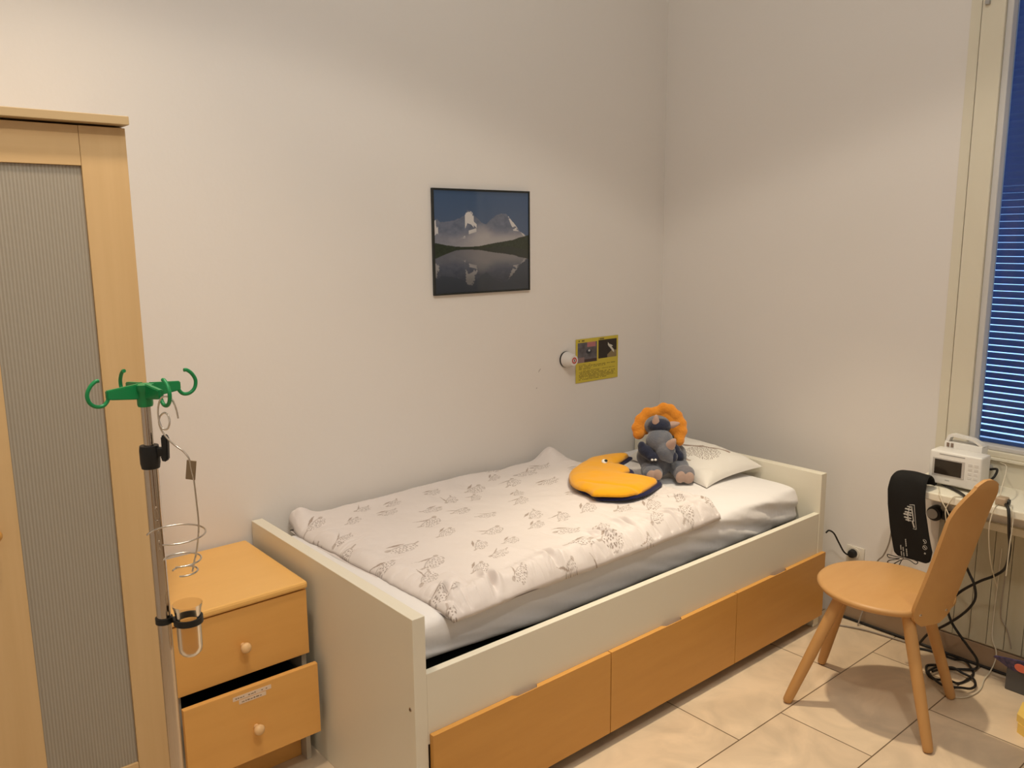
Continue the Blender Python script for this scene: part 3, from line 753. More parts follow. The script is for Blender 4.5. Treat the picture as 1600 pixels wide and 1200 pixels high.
# clamp collar with wing knob
bm = bmesh.new(); bm_lathe(bm, [(.0128, -.020), (.0155, -.022), (.0172, -.012), (.0172, .012), (.0160, .020), (.0088, .020)], (0, 0, 1.290), seg=32)
bm_box(bm, (.008, -.006, 1.290), (.026, .006, 1.306), .002)
cl = build('clamp_collar', bm, M['black'], iv, angle=40); 
dirR = Vector((.765, -.644, 0))
cl.rotation_euler = (0, 0, math.atan2(-.644, .765))
bm = bmesh.new(); bm_prism(bm, [(.024,.004), (.021,-.018), (.026,-.024), (.034,-.020), (.035,.0), (.036,.022), (.030,.028), (.024,.024)], lambda u, v, h: (u, h, 1.303+v), -.006, .006)
bmesh.ops.recalc_face_normals(bm, faces=bm.faces[:]); bmesh.ops.bevel(bm, geom=bm.edges[:], offset=.002, segments=2, affect='EDGES')
wk = build('wing_knob', bm, M['black'], iv, angle=40); wk.rotation_euler = cl.rotation_euler
# green hook head
HZ = 1.408
lathe('hub', [(0, -.026), (.0125, -.026), (.0135, -.022), (.0135, .0), (.0165, .004), (.0165, .014), (0, .016)], M['green'], iv, (0, 0, HZ), seg=24)
hb_ang = R_(8)
for k in range(4):
    a = hb_ang+k*math.pi/2; d = Vector((math.cos(a), math.sin(a), 0)); n_ = Vector((-d.y, d.x, 0))
    bm = bmesh.new()
    A = [(.010, -.012), (.060, -.006), (.066, -.004), (.066, .011), (.010, .016)]
    bm_prism(bm, A, lambda u, v, h: d*u+n_*h+Vector((0, 0, HZ+v)), -.0045, .0045)
    bmesh.ops.recalc_face_normals(bm, faces=bm.faces[:]); bmesh.ops.bevel(bm, geom=bm.edges[:], offset=.0015, segments=2, affect='EDGES')
    ar = build('arm', bm, M['green'], iv, angle=40)
    hp = [(.063, .004), (.064, -.006), (.072, -.014), (.084, -.014), (.094, -.006), (.097, .008), (.091, .021), (.082, .029), (.076, .030)]
    tube('hook', [d*u+Vector((0, 0, HZ+v)) for u, v in hp], .0034, M['green'], ar, 12)
# base outside the picture: hub, five legs, castors
lathe('base_hub', [(0, .06), (.035, .06), (.035, .10), (.018, .125), (.0126, .125)], M['black'], iv, seg=24)
for k in range(5):
    a = R_(20)+k*2*math.pi/5; d = Vector((math.cos(a), math.sin(a), 0))
    lg = tube('leg', [d*.03+Vector((0, 0, .08)), d*.15+Vector((0, 0, .078)), d*.27+Vector((0, 0, .066))], .011, M['chrome'], iv, 12)
    lathe('castor', [(0, -.010), (.024, -.010), (.026, 0), (.024, .010), (0, .010)], M['black'], lg, d*.27+Vector((0, 0, .0265)), (-d.y, d.x, 0), 20)

# wire bottle basket hanging from the front hook
ra = hb_ang+3*math.pi/2
hk = Vector((math.cos(ra)*.084, math.sin(ra)*.084, HZ-.014))+Vector((PX, PY, 0))
bs = thing('bottle_basket', 'bent steel wire bottle holder hanging on the green front hook', 'bottle holder', tuple(hk))
rr_, tt_ = Vector((.765, -.644, 0)), Vector((-.643, -.766, 0))
def lp(r, z, t=0): return rr_*r+tt_*t+Vector((0, 0, z))
k_ = .00116   # metres per photo pixel at this distance
def bp_(px, py, t=0): return lp((px-272)*k_, (618-py)*k_*1.02+.0058, t)
tube('hanger_wire', [bp_(287, 642), bp_(285, 628), bp_(280, 614), bp_(272, 609.5), bp_(264, 612), bp_(259, 624), bp_(258.5, 640, .002), bp_(263, 655, .004), bp_(271, 657, .004), bp_(274.5, 647, .002), bp_(271, 637, -.002), bp_(265, 634.5, -.004),
     bp_(259, 640, -.003), bp_(258, 650, 0), bp_(263, 664), bp_(275, 679), bp_(290, 691), bp_(297, 700), bp_(299.5, 707)], .0016, M['wire'], bs, 10, n=8)
bm = bmesh.new(); bm_box(bm, (-.0085, -.0012, -.0175), (.0085, .0012, .0175), .001)
tg = build('tag_plate', bm, M['tag'], bs); tg.location = bp_(300, 720); tg.rotation_euler = (0, R_(8), math.atan2(-.644, .765))
tube('stem_wire', [bp_(299.5, 707), bp_(301, 722), bp_(303, 735), bp_(304.5, 770), bp_(305, 805), bp_(300, 840), bp_(294, 862), bp_(290, 878)], .0016, M['wire'], bs, 10)
def ring(px, py, rad, a0, a1, n=22):
    c = bp_(px, py); P = []
    for i in range(n+1):
        a = R_(a0+(a1-a0)*i/n); P.append(c+rr_*rad*math.cos(a)-tt_*rad*math.sin(a)+Vector((0, 0, -.004*i/n)))
    return tube('ring', P, .0016, M['wire'], bs, 10, n=2)
ring(270, 817, 42*k_, 190, -95)
ring(276, 857, 27*k_, 200, -90)
ring(279, 875, 18*k_, 190, -95)

# beaker in a black clip on the pole
bk = Vector((PX, PY, 0))+dirR*.0455; bz = 1.0
bc = thing('beaker', 'clear measuring beaker with flared rim clipped to the chrome pole', 'beaker', (bk.x, bk.y, bz-.098))
lathe('vessel', [(.0272, .104), (.0243, .094), (.0222, .080), (.0218, .02), (.0205, .010), (.015, .003), (.0, .0), (.0, .0016), (.014, .0046), (.0192, .011), (.0204, .02), (.0208, .080), (.0230, .0945), (.0262, .104)], M['beaker'], bc, seg=40, angle=80)
cp = thing('beaker_clip', 'black plastic clip gripping the chrome pole and the beaker', 'clip', (bk.x, bk.y, bz-.026))
lathe('cup_ring', [(.0229, -.006), (.0262, -.006), (.0262, .006), (.0229, .006)], M['black'], cp, seg=36, closed=True)
pv = Vector((PX, PY, 0))-Vector((bk.x, bk.y, 0))
lathe('pole_ring', [(.0127, -.0055), (.0155, -.0055), (.0155, .0055), (.0127, .0055)], M['black'], cp, pv, seg=28, closed=True)
bm = bmesh.new(); q_ = pv.normalized(); nn = Vector((-q_.y, q_.x, 0))
bm_prism(bm, [(.0258, -.004), (.0305, -.0025), (.0302, .0025), (.0258, .004)], lambda u, v, h: q_*u+nn*v+Vector((0, 0, h)), -.005, .005); build('bridge', bm, M['black'], cp)

# ------------------------------------------------------------------ chair
ch = thing('chair', 'beech chair with a round seat and shaped backrest beside the bed', 'chair', (-.558, -1.506, 0))
def cfn(x, y, z): return Vector((x+.558, y+1.506, z))
seat_ = lathe('seat', [(0, .424), (.205, .424), (.219, .428), (.226, .437), (.226, .443), (.221, .449), (.21, .4515), (0, .4515)], M['chair'], ch, seg=72, angle=50)
feet = [((-.815,-1.300),(-.690,-1.420)), ((-.462,-1.235),(-.515,-1.360)), ((-.733,-1.768),(-.672,-1.640)), ((-.340,-1.678),(-.455,-1.590))]
for (fx, fy), (tx, ty) in feet:
    b = cfn(fx, fy, 0); q = cfn(tx, ty, .4245); d = q-b; L = d.length; dn = d.normalized()
    # the foot ends are cut round; keep the tip on the floor
    o = lathe('leg', [(0, .0), (.0115, .0), (.0150, .004), (.0165, .012), (.0178, .05), (.0195, .2), (.0205, .36), (.0200, L-.002), (0, L-.002)], M['chair'], ch, b+Vector((0, 0, .0035)), dn, 28, 40)
# backrest: curved ply sheet, leaning back, narrowing to a rounded head
az = R_(-110); bn = Vector((math.cos(az), math.sin(az), 0)); bw = Vector((-bn.y, bn.x, 0)); bc0 = bn*.215
zz = [.390, .402, .424, .46, .52, .60, .68, .74, .80, .84, .88, .90, .92, .937]
hw = [.034, .060, .078, .084, .083, .080, .080, .080, .080, .074, .062, .052, .040, .010]
oo = [-.022, -.019, -.014, -.006, .013, .036, .060, .077, .094, .110, .130, .140, .146, .148]
for v in seat_.data.vertices:
    d_ = v.co.dot(bn)
    if d_ > .203: v.co -= bn*(d_-.203)
def backrest():
    nz, nw = 90, 28; Zs = np.linspace(zz[0], zz[-1], nz)
    # bottom edge rounded, head rounded
    z0, z1 = zz[0], zz[-1]
    HW = np.interp(Zs, zz, hw); OO = np.interp(Zs, zz, oo)
    kern = np.array([1,2,3,2,1])/9.; OOp = np.convolve(np.r_[OO[:1], OO[:1], OO, OO[-1:], OO[-1:]], kern, 'valid'); 
    HWp = np.convolve(np.r_[HW[:1], HW[:1], HW, HW[-1:], HW[-1:]], kern, 'valid')
    HWp[-1] = .012; HWp[-2] = .026; HWp[-3] = .036; HWp[-4] = .043
    bm = bmesh.new(); F_, B_ = [], []
    for i in range(nz):
        fr, br = [], []
        for j in range(nw+1):
            s = -1+2*j/nw; wv = HWp[i]*s
            curve = -1.0*wv*wv     # sides wrap forward round the sitter
            P = bc0+bw*wv+bn*(OOp[i]+curve)+Vector((0, 0, Zs[i]))
            fr.append(bm.verts.new(P)); br.append(bm.verts.new(P+bn*.013))
        F_.append(fr); B_.append(br)
    for i in range(nz-1):
        for j in range(nw):
            bm.faces.new((F_[i][j], F_[i][j+1], F_[i+1][j+1], F_[i+1][j])); bm.faces.new((B_[i][j], B_[i+1][j], B_[i+1][j+1], B_[i][j+1]))
        bm.faces.new((F_[i][0], F_[i+1][0], B_[i+1][0], B_[i][0])); bm.faces.new((F_[i][nw], B_[i][nw], B_[i+1][nw], F_[i+1][nw]))
    for j in range(nw):
        bm.faces.new((F_[0][j], B_[0][j], B_[0][j+1], F_[0][j+1])); bm.faces.new((F_[-1][j], F_[-1][j+1], B_[-1][j+1], B_[-1][j]))
    return build('backrest', bm, M['chair'], ch, angle=35)
br_ = backrest()
for s in (-.055, .055):
    lathe('screw', [(0, .0025), (.004, .0022), (.006, 0), (.006, -.002)], M['chrome'], br_, bc0+bw*s+bn*(.0130-.012-.003)+Vector((0, 0, .437)), bn, 14)

# ------------------------------------------------------------------ picture
def picture():
    t = thing('framed_picture', 'framed photo of snowy mountains mirrored in a dark lake on the back wall', 'picture', (-1.172, -.001, 1.657))
    w, h = .513, .426; x = w/2; z = h/2
    boxes('frame', [((-x, -.013, -z), (-x+.007, 0, z)), ((x-.007, -.013, -z), (x, 0, z)), ((-x+.007, -.013, z-.007), (x-.007, 0, z)), ((-x+.007, -.013, -z), (x-.007, 0, -z+.007))], mat('black_frame', (.02,.022,.02), .35), t, bev=.001)
    nu, nv = 300, 250; U = np.linspace(0, 1, nu)[:, None]+np.zeros((1, nv)); V = np.linspace(0, 1, nv)[None, :]+np.zeros((nu, 1))  # V: 0 top
    Wd, Hd = w-.013, h-.013
    P = np.stack([-Wd/2+U*Wd, np.full(U.shape, -.0095), Hd/2-V*Hd], -1)
    sky = np.array([.050,.095,.190])*(1-V[..., None])+np.array([.115,.145,.215])*V[..., None]*1.0
    C = sky*(1-.25*sstep(.0, .05, .05-V)[..., None])
    def mount(u):    # skyline height as V
        p = np.interp(u, [0,.03,.06,.12,.2,.27,.31,.335,.37,.41,.44,.48,.53,.58,.64,.70,.75,.79,.84,.90,.95,1.0], [.30,.27,.31,.30,.29,.26,.24,.185,.20,.24,.265,.31,.33,.28,.235,.215,.22,.265,.32,.40,.43,.47])
        return p+.018*fbm(u*26, u*0+1, 81, 4)
    def shore(u): return np.interp(u, [0,.12,.22,.30,.45,.55,.68,.82,.88,1.0], [.505,.53,.545,.55,.545,.525,.505,.485,.465,.435])+.006*fbm(u*40, u*0, 82, 3)
    SL = .57
    def land(u, v):
        ml = mount(u); out = np.zeros(u.shape+(3,)); mk = v > ml
        d = v-ml; rock = np.array([.135,.155,.215])+(.10*fbm(u*22+v*14, v*26-u*9, 83, 4))[..., None]
        snow = np.array([.62,.60,.59])
        sn = ((np.exp(-((u-.355)/.045)**2) > .35) & (d < .13) & (fbm(u*30, v*22, 84, 3) > -.10)) | ((u > .335) & (u < .43) & (np.abs(v-.30-(u-.38)*.9) < .018)) | ((np.abs(u-.385) < .04) & (np.abs(v-.395+.3*(u-.385)) < .018) & (fbm(u*40, v*40, 85, 2) > -.15))
        sn |= (u > .77) & (d < .085*np.clip(1-np.abs(u-.83)/.07, 0, 1)) & (fbm(u*30, v*30, 86, 3) > -.12)
        sn |= (u > .90) & (np.abs(v-(.38+(u-.90)*1.3)) < .012)
        sn |= (u < .04) & (d < .14) & (fbm(u*30, v*18, 87, 3) > -.05)
        sn |= (np.abs(u-.29) < .02) & (np.abs(v-.45) < .012) & (fbm(u*60, v*60, 88, 2) > -.02)
        out = rock*(1-sn[..., None])+snow*sn[..., None]
        mist = sstep(.36, .50, v+.10*fbm(u*5, v*5, 89, 3)-.05*np.exp(-((u-.5)/.12)**2)*-1)*(.35+.65*sstep(.1, .5, u))
        out = out*(1-mist[..., None]*.85)+np.array([.43,.40,.40])*mist[..., None]*.85
        return mk, out
    mk, L1 = land(U, V); C = np.where(mk[..., None], L1, C)
    gr = V > shore(U); C = np.where(gr[..., None], np.array([.028,.038,.024])*(1+.8*fbm(U*60, V*60, 90, 2))[..., None], C)
    # reflection in the lake
    Vr = SL-(V-SL)*1.02; w_ = U+.004*np.sin(V*220)
    mk2, L2 = land(w_, Vr); rf = np.array([.050,.062,.085])*np.ones(C.shape)*(1-.35*sstep(.7, 1, V))[..., None]
    rf = np.where(mk2[..., None], L2*.50*(1-.5*sstep(.72, .9, V))[..., None]+rf*.25, rf)
    gr2 = Vr > shore(w_)+.015; rf = np.where(gr2[..., None], np.array([.03,.036,.03]), rf)
    lake = V > np.interp(U, [0,.1,.2,.3,.5,.8,1], [.66,.62,.585,.565,.555,.555,.60])
    C = np.where(lake[..., None], np.clip(rf, 0, 1), C)
    m = mat_attr('photo_print', .35, .5, coat=.6)
    grid_mesh('photo_print', P, m, t, smooth=False, colors=np.clip(C, 0.005, 1))
picture()

# ------------------------------------------------------------------ poster
def poster():
    t = thing('yellow_notice', 'yellow notice sheet with two small photos taped to the wall above the bed', 'notice', (-.476, -.0015, 1.091))
    w, h = .292, .210; nu, nv = 240, 180
    U = np.linspace(0, 1, nu)[:, None]+np.zeros((1, nv)); V = np.linspace(0, 1, nv)[None, :]+np.zeros((nu, 1))
    P = np.stack([-w/2+U*w, -.0006-.0012*fbm(U*3, V*3, 91, 2)-.0006, h/2-V*h], -1)
    C = np.ones(U.shape+(3,))*np.array([.60,.48,.055])
    pa = (U > .045) & (U < .490) & (V > .085) & (V < .545); pb = (U > .525) & (U < .965) & (V > .070) & (V < .50)
    n1 = fbm(U*14, V*14, 92, 4)
    A = np.array([.115,.105,.115])*(1+1.1*n1)[..., None]
    A = np.where(((V < .2) & (U > .26) & (U < .46))[..., None], np.array([.42,.16,.17]), A); A = np.where((V > .47)[..., None], np.array([.06,.035,.035]), A)
    A = np.where((((U-.30)**2/.004+(V-.30)**2/.003) < 1)[..., None], np.array([.03,.035,.045]), A); A = np.where((((U-.31)**2+(V-.28)**2) < .0006)[..., None], np.array([.55,.55,.55]), A)
    A = np.where(((U < .2) & (V > .42))[..., None], np.array([.26,.17,.16]), A)
    B = np.array([.030,.022,.018])*(1+.5*n1)[..., None]
    B = np.where(((U > .74) & (V > .34) & ((U-.74)*.9 > (.43-V)))[..., None], np.array([.24,.18,.09]), B)
    wh = (np.abs((V-.25)-(U-.81)*1.3) < .035) & (U > .75) & (U < .90) | (np.abs(V-.22) < .03) & (np.abs(U-.82) < .05) & (n1 > -.1)
    B = np.where(wh[..., None], np.array([.62,.60,.52]), B)
    C = np.where(pa[..., None], A, C); C = np.where(pb[..., None], B, C)
    # unreadable lines of small print, header words
    for k, (v0, u1) in enumerate([(.595,.36), (.625,.93), (.66,.70), (.695,.36), (.735,.93), (.765,.55), (.80,.93), (.83,.93), (.865,.90), (.90,.93), (.935,.72)]):
        ln = (np.abs(V-v0) < .008) & (U > .075) & (U < u1) & (vnoise(U*70, V*0+k, 93) > .30); C[ln] = (.20,.15,.03)
    for u0, u1 in ((.06, .20), (.53, .66)):
        ln = (np.abs(V-.042) < .014) & (U > u0) & (U < u1) & (vnoise(U*60, V*0, 94) > .35); C[ln] = (.12,.09,.03)
    o = grid_mesh('sheet', P, mat_attr('poster_print', .5, .4), t, smooth=False, colors=np.clip(C, .004, 1))
    md = o.modifiers.new('thickness', 'SOLIDIFY'); md.thickness = .0003
poster()

# round wall knob left of the notice
wk2 = thing('rotary_switch', 'white round rotary switch with a small red mark left of the yellow notice', 'switch', (-.688, -.001, 1.110))
lathe('base_ring', [(0, 0), (.037, 0), (.038, .004), (.036, .008), (0, .008)], M['black'], wk2, (0, 0, 0), (0, -1, 0), 36)
lathe('cap', [(.0365, .0085), (.0350, .018), (.027, .052), (.0235, .060), (0, .0605)], mat('white_knob_plastic', (.74,.70,.66), .4), wk2, (0, 0, 0), (0, -1, 0), 36)
lathe('red_mark', [(.0085, .0607), (.0150, .0607), (.0150, .0612), (.0085, .0612)], M['red'], wk2, (0, 0, 0), (0, -1, 0), 28, closed=True)
bm = bmesh.new(); bm_box(bm, (-.0022, -.0613, -.006), (.0022, -.0607, .006)); build('pointer', bm, M['dark'], wk2)
# faint scuffs on the plaster
for (x, z, s_, r_) in [(-.852, 1.073, .010, .8), (-.846, 1.079, .005, .5), (-.868, .995, .005, 0)]:
    bm = bmesh.new(); bm_prism(bm, [(-s_, -.0015), (s_*.2, -.0022), (s_, .001), (0, .002)], lambda u, v, h: (u*math.cos(r_)-v*math.sin(r_), h, u*math.sin(r_)+v*math.cos(r_)), -.0004, 0)
    o = build('scuff_mark', bm, mat('scuff', (.42,.37,.32), .9)); o.location = (x, -.0002, z); o['kind'] = 'structure'

# ------------------------------------------------------------------ monitor on the shelf
mn = thing('medical_monitor', 'small white electronic monitor with a dark screen on the window shelf', 'monitor', (-.12, -1.566, .738))
MO = Vector((.12, 1.566, -.738))
bm = bmesh.new(); bm_box(bm, tuple(Vector((-.200, -1.658, .750))+MO), tuple(Vector((-.118, -1.475, .876))+MO), .007, 3)
build('housing', bm, M['whiteplastic'], mn, angle=50)
boxes('foot', [(tuple(Vector((x, y, .7385))+MO), tuple(Vector((x+.014, y+.014, .7505))+MO)) for x in (-.19, -.14) for y in (-1.648, -1.50)], M['black'], mn)
boxes('screen_bezel', [(tuple(Vector((-.2022, -1.601, .784))+MO), tuple(Vector((-.1995, -1.488, .850))+MO))], mat('bezel_grey', (.50,.46,.42), .4), mn, bev=.001)
sc_ = boxes('screen', [(tuple(Vector((-.2030, -1.592, .789))+MO), tuple(Vector((-.2018, -1.496, .845))+MO))], M['screen'], mn)
boxes('key_pad', [(tuple(Vector((-.2012, y-.007, z))+MO), tuple(Vector((-.1998, y+.007, z+.010))+MO)) for y in (-1.620, -1.641) for z in (.790, .806, .822, .838)], mat('button_grey', (.66,.63,.59), .5), mn, bev=.0006)
boxes('vent_line', [(tuple(Vector((-.2008, -1.60, .864))+MO), tuple(Vector((-.1997, -1.51, .867))+MO))], M['greyplastic'], mn)
boxes('maker_mark', [(tuple(Vector((-.2006, -1.552, .767))+MO), tuple(Vector((-.1997, -1.536, .7705))+MO))], M['greyplastic'], mn)
lathe('indicator_light', [(0, .002), (.0018, .0015), (.0022, 0)], M['white'], mn, Vector((-.200, -1.640, .768))+MO, (-1, 0, 0), 12)
bm = bmesh.new()
bm_box(bm, tuple(Vector((-.1175, -1.625, .760))+MO), tuple(Vector((-.060, -1.490, .896))+MO), .004)
prof = [(0, 0), (.012, .026), (.03, .031), (.12, .024), (.155, .010), (.165, 0)]
bm_prism(bm, [(u*.82, v) for u, v in prof]+[(.124, 0), (.098, .016), (.03, .022), (.019, .018), (.013, 0)], lambda u, v, h: Vector((h, -1.490-u, .8955+v))+MO, -.112, -.080)
hd_ = build('carry_handle', bm, M['whiteplastic'], mn, angle=40)
boxes('latch', [(tuple(Vector((-.1195, y-.009, .878))+MO), tuple(Vector((-.1170, y, .893))+MO)) for y in (-1.500, -1.515)], mat('latch_brown', (.22,.15,.11), .5), mn)

# ------------------------------------------------------------------ black fabric bag hanging over the shelf end
bg = thing('black_bag', 'black fabric pouch with pale print hanging over the shelf edge', 'bag', (-.305, -1.45, .47))
BG = Vector((.305, 1.45, -.47))
def bag():
    path = [(-.3065,.470), (-.3075,.52), (-.3085,.58), (-.3090,.66), (-.3060,.72), (-.2960,.765), (-.2780,.788), (-.2560,.790), (-.2350,.774), (-.2180,.755), (-.2080,.744)]
    lf = [-1.420,-1.408,-1.394,-1.380,-1.375,-1.380,-1.392,-1.405,-1.42,-1.44,-1.47]; rt = [-1.552,-1.558,-1.541,-1.523,-1.516,-1.513,-1.511,-1.512,-1.512,-1.51,-1.508]
    S = spline([(p[0], p[1], 0) for p in path], 8); n = len(S); nv = 24
    L_ = np.interp(np.linspace(0, 1, n), np.linspace(0, 1, len(lf)), lf); R2 = np.interp(np.linspace(0, 1, n), np.linspace(0, 1, len(rt)), rt)
    L_[0] -= .010; L_[1] -= .003; R2[0] += .014; R2[1] += .005; R2[2] += .001
    th = .0035; rings = []
    for i in range(n):
        a = S[max(i-1, 0)]; b = S[min(i+1, n-1)]; t = (b-a).normalized(); nrm = Vector((-t.y, 0, t.x))  # outward (-x)
        row = []
        for j in range(nv):
            s = j/(nv-1); y = L_[i]*(1-s)+R2[i]*s; e = math.sqrt(max(0, 1-(2*s-1)**8))
            row.append(((S[i].x, y, S[i].y), nrm, e, .0015*math.sin(s*7+i*.2)))
        rings.append(row)
    bm = bmesh.new(); G = []
    for row in rings:
        f = [bm.verts.new(Vector(p)+BG+q*(th*e+w_)) for p, q, e, w_ in row]; b = [bm.verts.new(Vector(p)+BG-q*(th*e-w_)) for p, q, e, w_ in row[::-1]]
        G.append(f+b)
    m_ = len(G[0])
    for i in range(n-1):
        for k in range(m_): bm.faces.new((G[i][k], G[i][(k+1) % m_], G[i+1][(k+1) % m_], G[i+1][k]))
    bm.faces.new(G[0]); bm.faces.new(G[-1][::-1])
    return build('pouch', bm, M['bag'], bg, angle=50)
bag()
def pr(L, name, m=M['print']):
    bm = bmesh.new()
    for poly in L: bm_prism(bm, poly, lambda u, v, h: Vector((h, u, v))+BG, -.3150, -.3110)
    return build(name, bm, m, bg)
def fig(y, z, s):   # a small standing figure lying along the bag
    P = [(0,0),(.3,.5),(.15,1.6),(.55,1.2),(.65,1.4),(.25,2.2),(.35,2.9),(0,3.3),(-.35,2.9),(-.25,2.2),(-.65,1.4),(-.55,1.2),(-.15,1.6),(-.3,.5)]
    return [(y+v*s, z+u*s) for u, v in P]
pr([fig(-1.476, z, s) for z, s in ((.672, .0062), (.662, .0085), (.650, .0085), (.641, .0098), (.629, .0088), (.620, .0070))], 'print')
def line(y0, z0, y1, z1, w): 
    d = Vector((y1-y0, z1-z0)).normalized(); n = Vector((-d.y, d.x))*w
    return [(y0+n.x, z0+n.y), (y1+n.x, z1+n.y), (y1-n.x, z1-n.y), (y0-n.x, z0-n.y)]
pr([line(-1.481,.683,-1.496,.592,.0007), line(-1.464,.680,-1.481,.683,.0006), line(-1.496,.592,-1.484,.592,.0006), line(-1.472,.676,-1.484,.620,.0018), line(-1.479,.622,-1.488,.597,.0022)], 'print')
T_ = []
for a, b, c, d in [(-1.443,.515,-1.450,.475), (-1.452,.510,-1.459,.475), (-1.459,.544,-1.470,.478)]:
    n = 9
    for k in range(n):
        if (k*7) % 5 == 3: continue
        T_.append(line(a+(c-a)*k/n, b+(d-b)*k/n, a+(c-a)*(k+.75)/n, b+(d-b)*(k+.75)/n, .0012))
pr(T_, 'print')
for y, z in ((-1.527, .553), (-1.531, .531)):
    bm = bmesh.new(); bm_lathe(bm, [(.0070, 0), (.0083, 0), (.0083, .0008), (.0070, .0008)], Vector((-.3120, y, z))+BG, (-1, 0, 0), 28, closed=True)
    bm_prism(bm, line(y-.004, z-.003, y+.004, z+.004, .0011), lambda u, v, h: Vector((h, u, v))+BG, -.3135, -.3110)
    build('print', bm, M['print'], bg)
pr([line(-1.5325,.512,-1.5345,.506,.001), line(-1.5305,.508,-1.5365,.509,.0008)], 'print')
pts = [(-1.457,.468),(-1.422,.466),(-1.399,.467),(-1.403,.453),(-1.443,.462),(-1.409,.446),(-1.398,.433),(-1.412,.427),(-1.450,.460),(-1.427,.438),(-1.421,.422),(-1.442,.432),(-1.453,.461),(-1.477,.468),(-1.504,.460),(-1.510,.468),(-1.497,.474)]
tube('drawstring', [Vector((-.312-.003*(i % 3), y, z))+BG for i, (y, z) in enumerate(pts)], .0017, M['cable'], bg, 8, n=6)

# ------------------------------------------------------------------ sockets, plugs and cables
so = thing('wall_socket', 'cream wall socket holding a black plug beside the bed', 'socket', (-.0005, -1.116, .295))
bm = bmesh.new(); bm_box(bm, (-.007, -.040, -.041), (0, .040, .041), .002); bm_lathe(bm, [(.019, -.0005), (.0265, -.0005), (.0265, .004), (.019, .004)], (-.0072, .007, .010), (-1, 0, 0), 32, closed=True)
build('socket_plate', bm, mat('socket_cream', (.72,.66,.56), .45), so, angle=40)
pg = tag(lathe('black_plug', [(0, 0), (.0185, 0), (.0185, .016), (.0150, .024), (.006, .027), (0, .027)], M['black'], None, (0, 0, 0), (-1, 0, 0), 28), 'round black plug pushed into the cream wall socket', 'plug'); pg.location = (-.0082, -1.109, .305)
def cable(name, pts, r, m, label, cat='cable', n=8):
    o = Vector(pts[0]); t = tube(name, [Vector(p)-o for p in pts], r, m, None, 10, n=n); t.location = o; return tag(t, label, cat)
cable('power_cord', [(-.155, -1.0565, .42), (-.135, -1.058, .425), (-.10, -1.062, .405), (-.07, -1.070, .36), (-.045, -1.082, .315), (-.032, -1.095, .300), (-.030, -1.104, .303)], .0036, M['cable'], 'black cord running from the headboard down to the wall socket plug')
cable('thin_cord', [(-.02, -1.325, .640), (-.02, -1.30, .56), (-.02, -1.275, .47), (-.02, -1.264, .394), (-.02, -1.245, .338), (-.02, -1.222, .305), (-.02, -1.19, .22), (-.02, -1.18, .10), (-.05, -1.17, .004)], .0030, M['greycable'], 'thin grey cord hanging from behind the black pouch to the floor')
cable('black_cable',
      [(-.235, -1.728, .7445), (-.262, -1.765, .7455), (-.290, -1.785, .744), (-.305, -1.796, .715), (-.302, -1.800, .66), (-.27, -1.797, .59), (-.21, -1.770, .50), (-.16, -1.722, .44), (-.14, -1.668, .395), (-.135, -1.609, .338), (-.135, -1.575, .29), (-.135, -1.562, .245), (-.135, -1.578, .200), (-.135, -1.605, .165), (-.12, -1.64, .115), (-.09, -1.665, .06), (-.075, -1.66, .015), (-.11, -1.62, .008), (-.15, -1.57, .007)],
      .0050, M['cable'], 'thick black cable curving off the shelf behind the chair to the floor')
cable('black_cable', [(-.17, -1.515, .745), (-.23, -1.60, .744), (-.285, -1.645, .745), (-.302, -1.655, .725), (-.285, -1.65, .65), (-.22, -1.62, .52), (-.16, -1.630, .430), (-.16, -1.655, .385), (-.16, -1.664, .335), (-.16, -1.648, .289), (-.155, -1.610, .235), (-.15, -1.56, .18), (-.14, -1.50, .12), (-.11, -1.45, .04), (-.08, -1.42, .007), (-.05, -1.46, .006), (-.045, -1.54, .006)],
      .0048, M['cable'], 'black cable dropping from the monitor and crossing behind the backrest')
coil = [(-.045,-1.527),(-.045,-1.566),(-.050,-1.61),(-.082,-1.651),(-.122,-1.667),(-.169,-1.667),(-.221,-1.654),(-.246,-1.625),(-.258,-1.582),(-.239,-1.549),(-.180,-1.520),(-.150,-1.535),(-.160,-1.562),(-.200,-1.552),(-.240,-1.553),(-.276,-1.590),(-.297,-1.636),(-.285,-1.686),(-.244,-1.706),(-.205,-1.708),(-.161,-1.682),(-.151,-1.642),(-.158,-1.605),(-.185,-1.572),(-.225,-1.560)]
cable('coiled_cable', [(x, y, .0055+.011*(i % 5 == 2)+.010*(i > 12)) for i, (x, y) in enumerate(coil)], .0045, M['cable'], 'black cable lying in loose loops on the floor under the chair')
cable('floor_cable', [(-.022, -1.07, .008), (-.021, -1.16, .007), (-.022, -1.27, .008), (-.021, -1.36, .007), (-.022, -1.46, .008), (-.021, -1.60, .007), (-.022, -1.75, .008), (-.021, -1.95, .007), (-.022, -2.2, .007)], .0055, M['cable'], 'dark cable running on as a black gap strip along the window wall')  # cable at first; the right stretch stands in for the dark plinth gap
cable('floor_cable', [(-.150, -1.065, .005), (-.11, -1.12, .005), (-.075, -1.20, .005), (-.06, -1.28, .005), (-.048, -1.37, .005), (-.040, -1.43, .005)], .0035, M['greycable'], 'thin grey cable on the floor between bed and skirting')
cable('white_cable', [(-.02, -1.690, .50), (-.02, -1.688, .35), (-.02, -1.685, .20), (-.025, -1.690, .134), (-.028, -1.708, .092), (-.035, -1.711, .057), (-.060, -1.706, .018), (-.117, -1.707, .006), (-.197, -1.724, .005), (-.262, -1.722, .005), (-.312, -1.705, .005), (-.334, -1.669, .005), (-.321, -1.634, .005)], .0022, M['whitecable'], 'thin white cable hanging down the wall and curling round the black loops')
